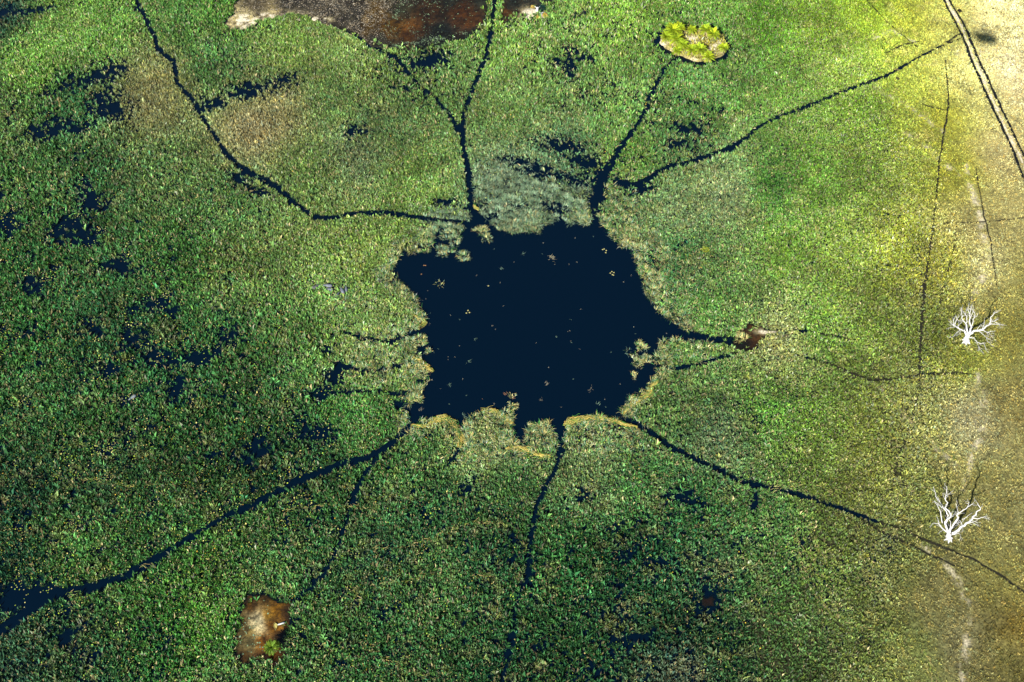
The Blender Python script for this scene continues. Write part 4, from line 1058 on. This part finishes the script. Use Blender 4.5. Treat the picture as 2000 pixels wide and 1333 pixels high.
hippo(*Z0(860, 490), 175, 'largest pale grey hippo at the top left of the group, lying level', 1.0, .45, tone=(0.109, 0.122, 0.151))
hippo(*Z0(910, 605), 172, 'half-sunk hippo lying directly below the largest one in the group', .9, .62, tone=(0.101, 0.113, 0.143))
hippo(*Z0(1320, 665), 118, 'pale hippo with its neck stretched up, in the middle of the right huddle', 1.0, .42, .3, tone=(0.113, 0.130, 0.168))
hippo(*Z0(1445, 610), 105, 'hippo at the right end of the group, nearest the pool', .85, .5, tone=(0.105, 0.118, 0.147))
hippo(*Z0(1155, 780), 62, 'smallest hippo at the bottom of the huddle, partly under weed', .7, .5, tone=(0.097, 0.113, 0.160))
hippo(260, 777, 225, 'solitary pale hippo wallowing alone far left of the pool', .85, .48, tone=(0.176, 0.202, 0.218), group='solitary hippo')

# ---------------------------------------------------------------- white sand mound with a stump and shrubs, at the top
def leaf_ball(name, parent, cx, cy, cz, rx, ry, rz, n, col, mat, leaf=.35, amt=.3):
    d = rng.normal(0, 1, (n, 3)); d /= np.linalg.norm(d, axis=1)[:, None]
    rr = rng.uniform(.55, 1.05, n)[:, None] * (1 + .25 * np.sin(d[:, :1] * 5 + d[:, 1:2] * 4))
    base = np.array([cx, cy, cz]) + d * rr * np.array([rx, ry, rz])
    V, Fc = tri_blades(base, rng.uniform(0, 6.28, n), rng.uniform(.2, 1.7, n), rng.uniform(.5, 1.1, n) * leaf, rng.uniform(.2, .5, n) * leaf)
    return mesh_np(name, V, Fc, mat, tint(np.tile(col, (n, 1)), n, amt, .1), parent)
def shrub(u, v, h, r_, n, col, label, name='shrub', cat='shrub', group=None, leaf=.35):
    c0 = at(u, v); gz = max(0, float(ground_z(c0[0], c0[1])))
    root = empty(name, (c0[0], c0[1], gz))
    mb = MB()
    for k in range(5):
        a = k * 1.26 + .3; mb.tube([(0, 0, -.15), (math.cos(a) * r_ * .25, math.sin(a) * r_ * .25, h * .4), (math.cos(a) * r_ * .6, math.sin(a) * r_ * .6, h * .8)], [.09, .06, .02], 6, (.12, .09, .06))
    mb.build('stem', M_WOOD, root)
    leaf_ball('crown', root, 0, 0, h * .6, r_, r_, h * .45, n, col, M_LEAF, leaf)
    return tag(root, label, cat, group)
shrub(1059, 21, 2.4, 1.6, 900, lin((25, 70, 70)) * .6, 'dark bush in the blue-green of the shadow on the white sand mound at the top edge')  # leaf colour stands in for the dark teal shadow lying here
shrub(1064, 33, .9, 1.1, 500, lin((230, 185, 70)) * .6, 'low yellow dry bush in front of the dark bush on the white sand mound')
shrub(1050, 36, .7, .8, 300, lin((240, 205, 110)) * .6, 'small straw-yellow bush at the lower edge of the white sand mound')
shrub(1040, 16, .8, .9, 260, lin((235, 205, 110)) * .6, 'small yellow bush at the upper side of the white sand mound')
shrub(1872.5, 26, .9, .85, 700, np.array([.012, .012, .012]), 'small black bush right beside the vehicle track at the top right', leaf=.3)
shrub(1892, 129, .6, .45, 260, np.array([.03, .025, .02]), 'tiny dark brown bush left of the vehicle track', leaf=.25)
for (u, v) in ((1953,28),(1938,21),(1901,17),(1925,29),(1961,5)):
    shrub(u, v, .5, .4, 160, np.array([.10, .085, .03]), 'tiny olive tuft dotted on the pale dry ground at the top right corner', 'dry_tuft', 'tuft', 'tiny tufts on the pale corner', .25)
shrub(1752, 156, .5, .8, 300, np.array([.05, .04, .03]), 'dark brown low bush among the yellow growth below the long right channel', leaf=.3)
shrub(1378, 490, .8, 1.4, 500, lin((190, 205, 70)) * .6, 'yellow-green leafy bush in the marsh right of the pool', leaf=.3)

def stump(u, v, h, r_, label, tilt=.3, col=(.62, .62, .6)):
    c0 = at(u, v); gz = max(0, float(ground_z(c0[0], c0[1])))
    root = empty('tree_stump', (c0[0], c0[1], gz)); mb = MB()
    mb.tube([(0, 0, -.3), (0, .05, h * .3), (tilt * .4, .1, h * .7), (tilt, .15, h)], [r_ * 1.3, r_, r_ * .8, r_ * .55], 10, col)
    mb.build('trunk', M_WOOD, root)
    for k in range(3):
        a = k * 2.2 + .5; b_ = MB()
        b_.tube([(tilt * .5, .1, h * .7), (tilt * .5 + math.cos(a) * .7, math.sin(a) * .7, h * .95), (tilt * .5 + math.cos(a) * 1.3, math.sin(a) * 1.2, h * 1.15)], [r_ * .4, r_ * .25, .05], 7, col); b_.build('branch', M_WOOD, root)
    return tag(root, label, 'tree stump')
stump(1049, 22, 1.7, .55, 'pale grey dead stump on the white sand mound beside the dark bush')
stump(1058, 30, 1.0, .4, 'short grey stump in front of the dark bush on the white sand mound', -.3, (.45, .47, .5))

# fallen dead palm in the amber pond
c0 = at(550, 1219); root = empty('fallen_palm', (c0[0], c0[1], .05), R(200)); mb = MB()
mb.tube([(-.9, 0, .22), (-.2, .05, .26), (.5, 0, .24), (1.0, -.03, .2)], [.26, .25, .22, .16], 10, (.45, .47, .46)); mb.build('trunk', M_WOOD, root)
mb = MB()
for k in range(7):
    a = -.9 + .3 * k; mb.add([(1.0, 0, .22), (1.0 + math.cos(a) * .6 - math.sin(a) * .09, math.sin(a) * .6 + math.cos(a) * .09, .34), (1.0 + math.cos(a) * 1.35, math.sin(a) * 1.35, .12), (1.0 + math.cos(a) * .6 + math.sin(a) * .09, math.sin(a) * .6 - math.cos(a) * .09, .34)], [(0, 1, 2, 3)], (.55, .5, .16))
mb.build('crown', M_PALM, root, False)
tag(root, 'fallen grey palm trunk with yellow fronds lying in the amber pond', 'fallen palm')

# ---------------------------------------------------------------- the helicopter the picture is taken from; only its shadow is in view
hr = empty('helicopter', HELI, R(-10)); hr.scale = (1.9, 2.5, 2.5)
mb = MB(); n = 14; white = (.7, .7, .7)
sec = [(3.2, -.9, .05, .05), (3.0, -.9, .45, .35), (2.4, -.7, .75, .65), (1.4, -.5, .85, .95), (.2, -.45, .85, 1.05), (-1.0, -.3, .75, .9), (-1.9, 0, .5, .6), (-2.6, .2, .28, .3), (-4.2, .3, .2, .2), (-6.2, .38, .13, .13)]
vs = [(sx, hw * math.cos(2 * math.pi * k / n), sz_ + hh * math.sin(2 * math.pi * k / n)) for (sx, sz_, hw, hh) in sec for k in range(n)]
fs = [(i * n + k, i * n + (k + 1) % n, (i + 1) * n + (k + 1) % n, (i + 1) * n + k) for i in range(len(sec) - 1) for k in range(n)]
fs += [tuple(range(n))[::-1], tuple((len(sec) - 1) * n + k for k in range(n))]
mb.add(vs, fs, white); mb.build('body', M_PAINT, hr)
mb = MB(); mb.tube([(0, 0, .5), (0, 0, 1.5)], [.16, .09], 8, (.2, .2, .2)); mb.build('mast', M_PAINT, hr)
for s in (-1, 1):
    mb = MB(); mb.add([(s * .2, -.13, 1.5), (s * 5.0, -.13, 1.62), (s * 5.0, .13, 1.64), (s * .2, .13, 1.54), (s * .2, -.13, 1.44), (s * 5.0, -.13, 1.58), (s * 5.0, .13, 1.59), (s * .2, .13, 1.47)],
                      [(0, 1, 2, 3), (7, 6, 5, 4), (0, 4, 5, 1), (1, 5, 6, 2), (2, 6, 7, 3), (3, 7, 4, 0)], (.1, .1, .1)); mb.build('rotor_blade', M_PAINT, hr, False)
    mb = MB(); mb.tube([(2.2, s * 1.05, -1.75), (1.8, s * 1.05, -1.95), (-1.4, s * 1.05, -1.95)], [.05, .05, .05], 8, (.15, .15, .15))
    for xx in (1.0, -.8): mb.tube([(xx, s * .45, -1.2), (xx, s * 1.05, -1.95)], [.04, .04], 6, (.15, .15, .15))
    mb.build('skid', M_PAINT, hr)
mb = MB(); mb.add([(-5.7, -.03, .4), (-6.4, -.03, 1.4), (-6.7, -.03, 1.4), (-6.2, -.03, .3), (-6.5, -.03, -.4), (-6.2, -.03, -.4), (-5.7, .03, .4), (-6.4, .03, 1.4), (-6.7, .03, 1.4), (-6.2, .03, .3), (-6.5, .03, -.4), (-6.2, .03, -.4)],
                  [(0, 1, 2, 3), (0, 3, 4, 5), (9, 8, 7, 6), (11, 10, 9, 6), (0, 6, 7, 1), (1, 7, 8, 2), (2, 8, 9, 3), (3, 9, 10, 4), (4, 10, 11, 5), (5, 11, 6, 0)], white); mb.build('tail_fin', M_PAINT, hr, False)
mb = MB(); mb.add([(-6.2, .16, -.4), (-6.1, .16, 1.1), (-6.2, .2, 1.1), (-6.3, .2, -.4)], [(0, 1, 2, 3)], (.1, .1, .1)); mb.build('tail_rotor', M_PAINT, hr, False)
tag(hr, 'white helicopter overhead whose blurred shadow falls on the pale ground at the top right', 'helicopter')
print('sun elevation', math.degrees(SUN_EL), 'azimuth', math.degrees(SUN_AZ))
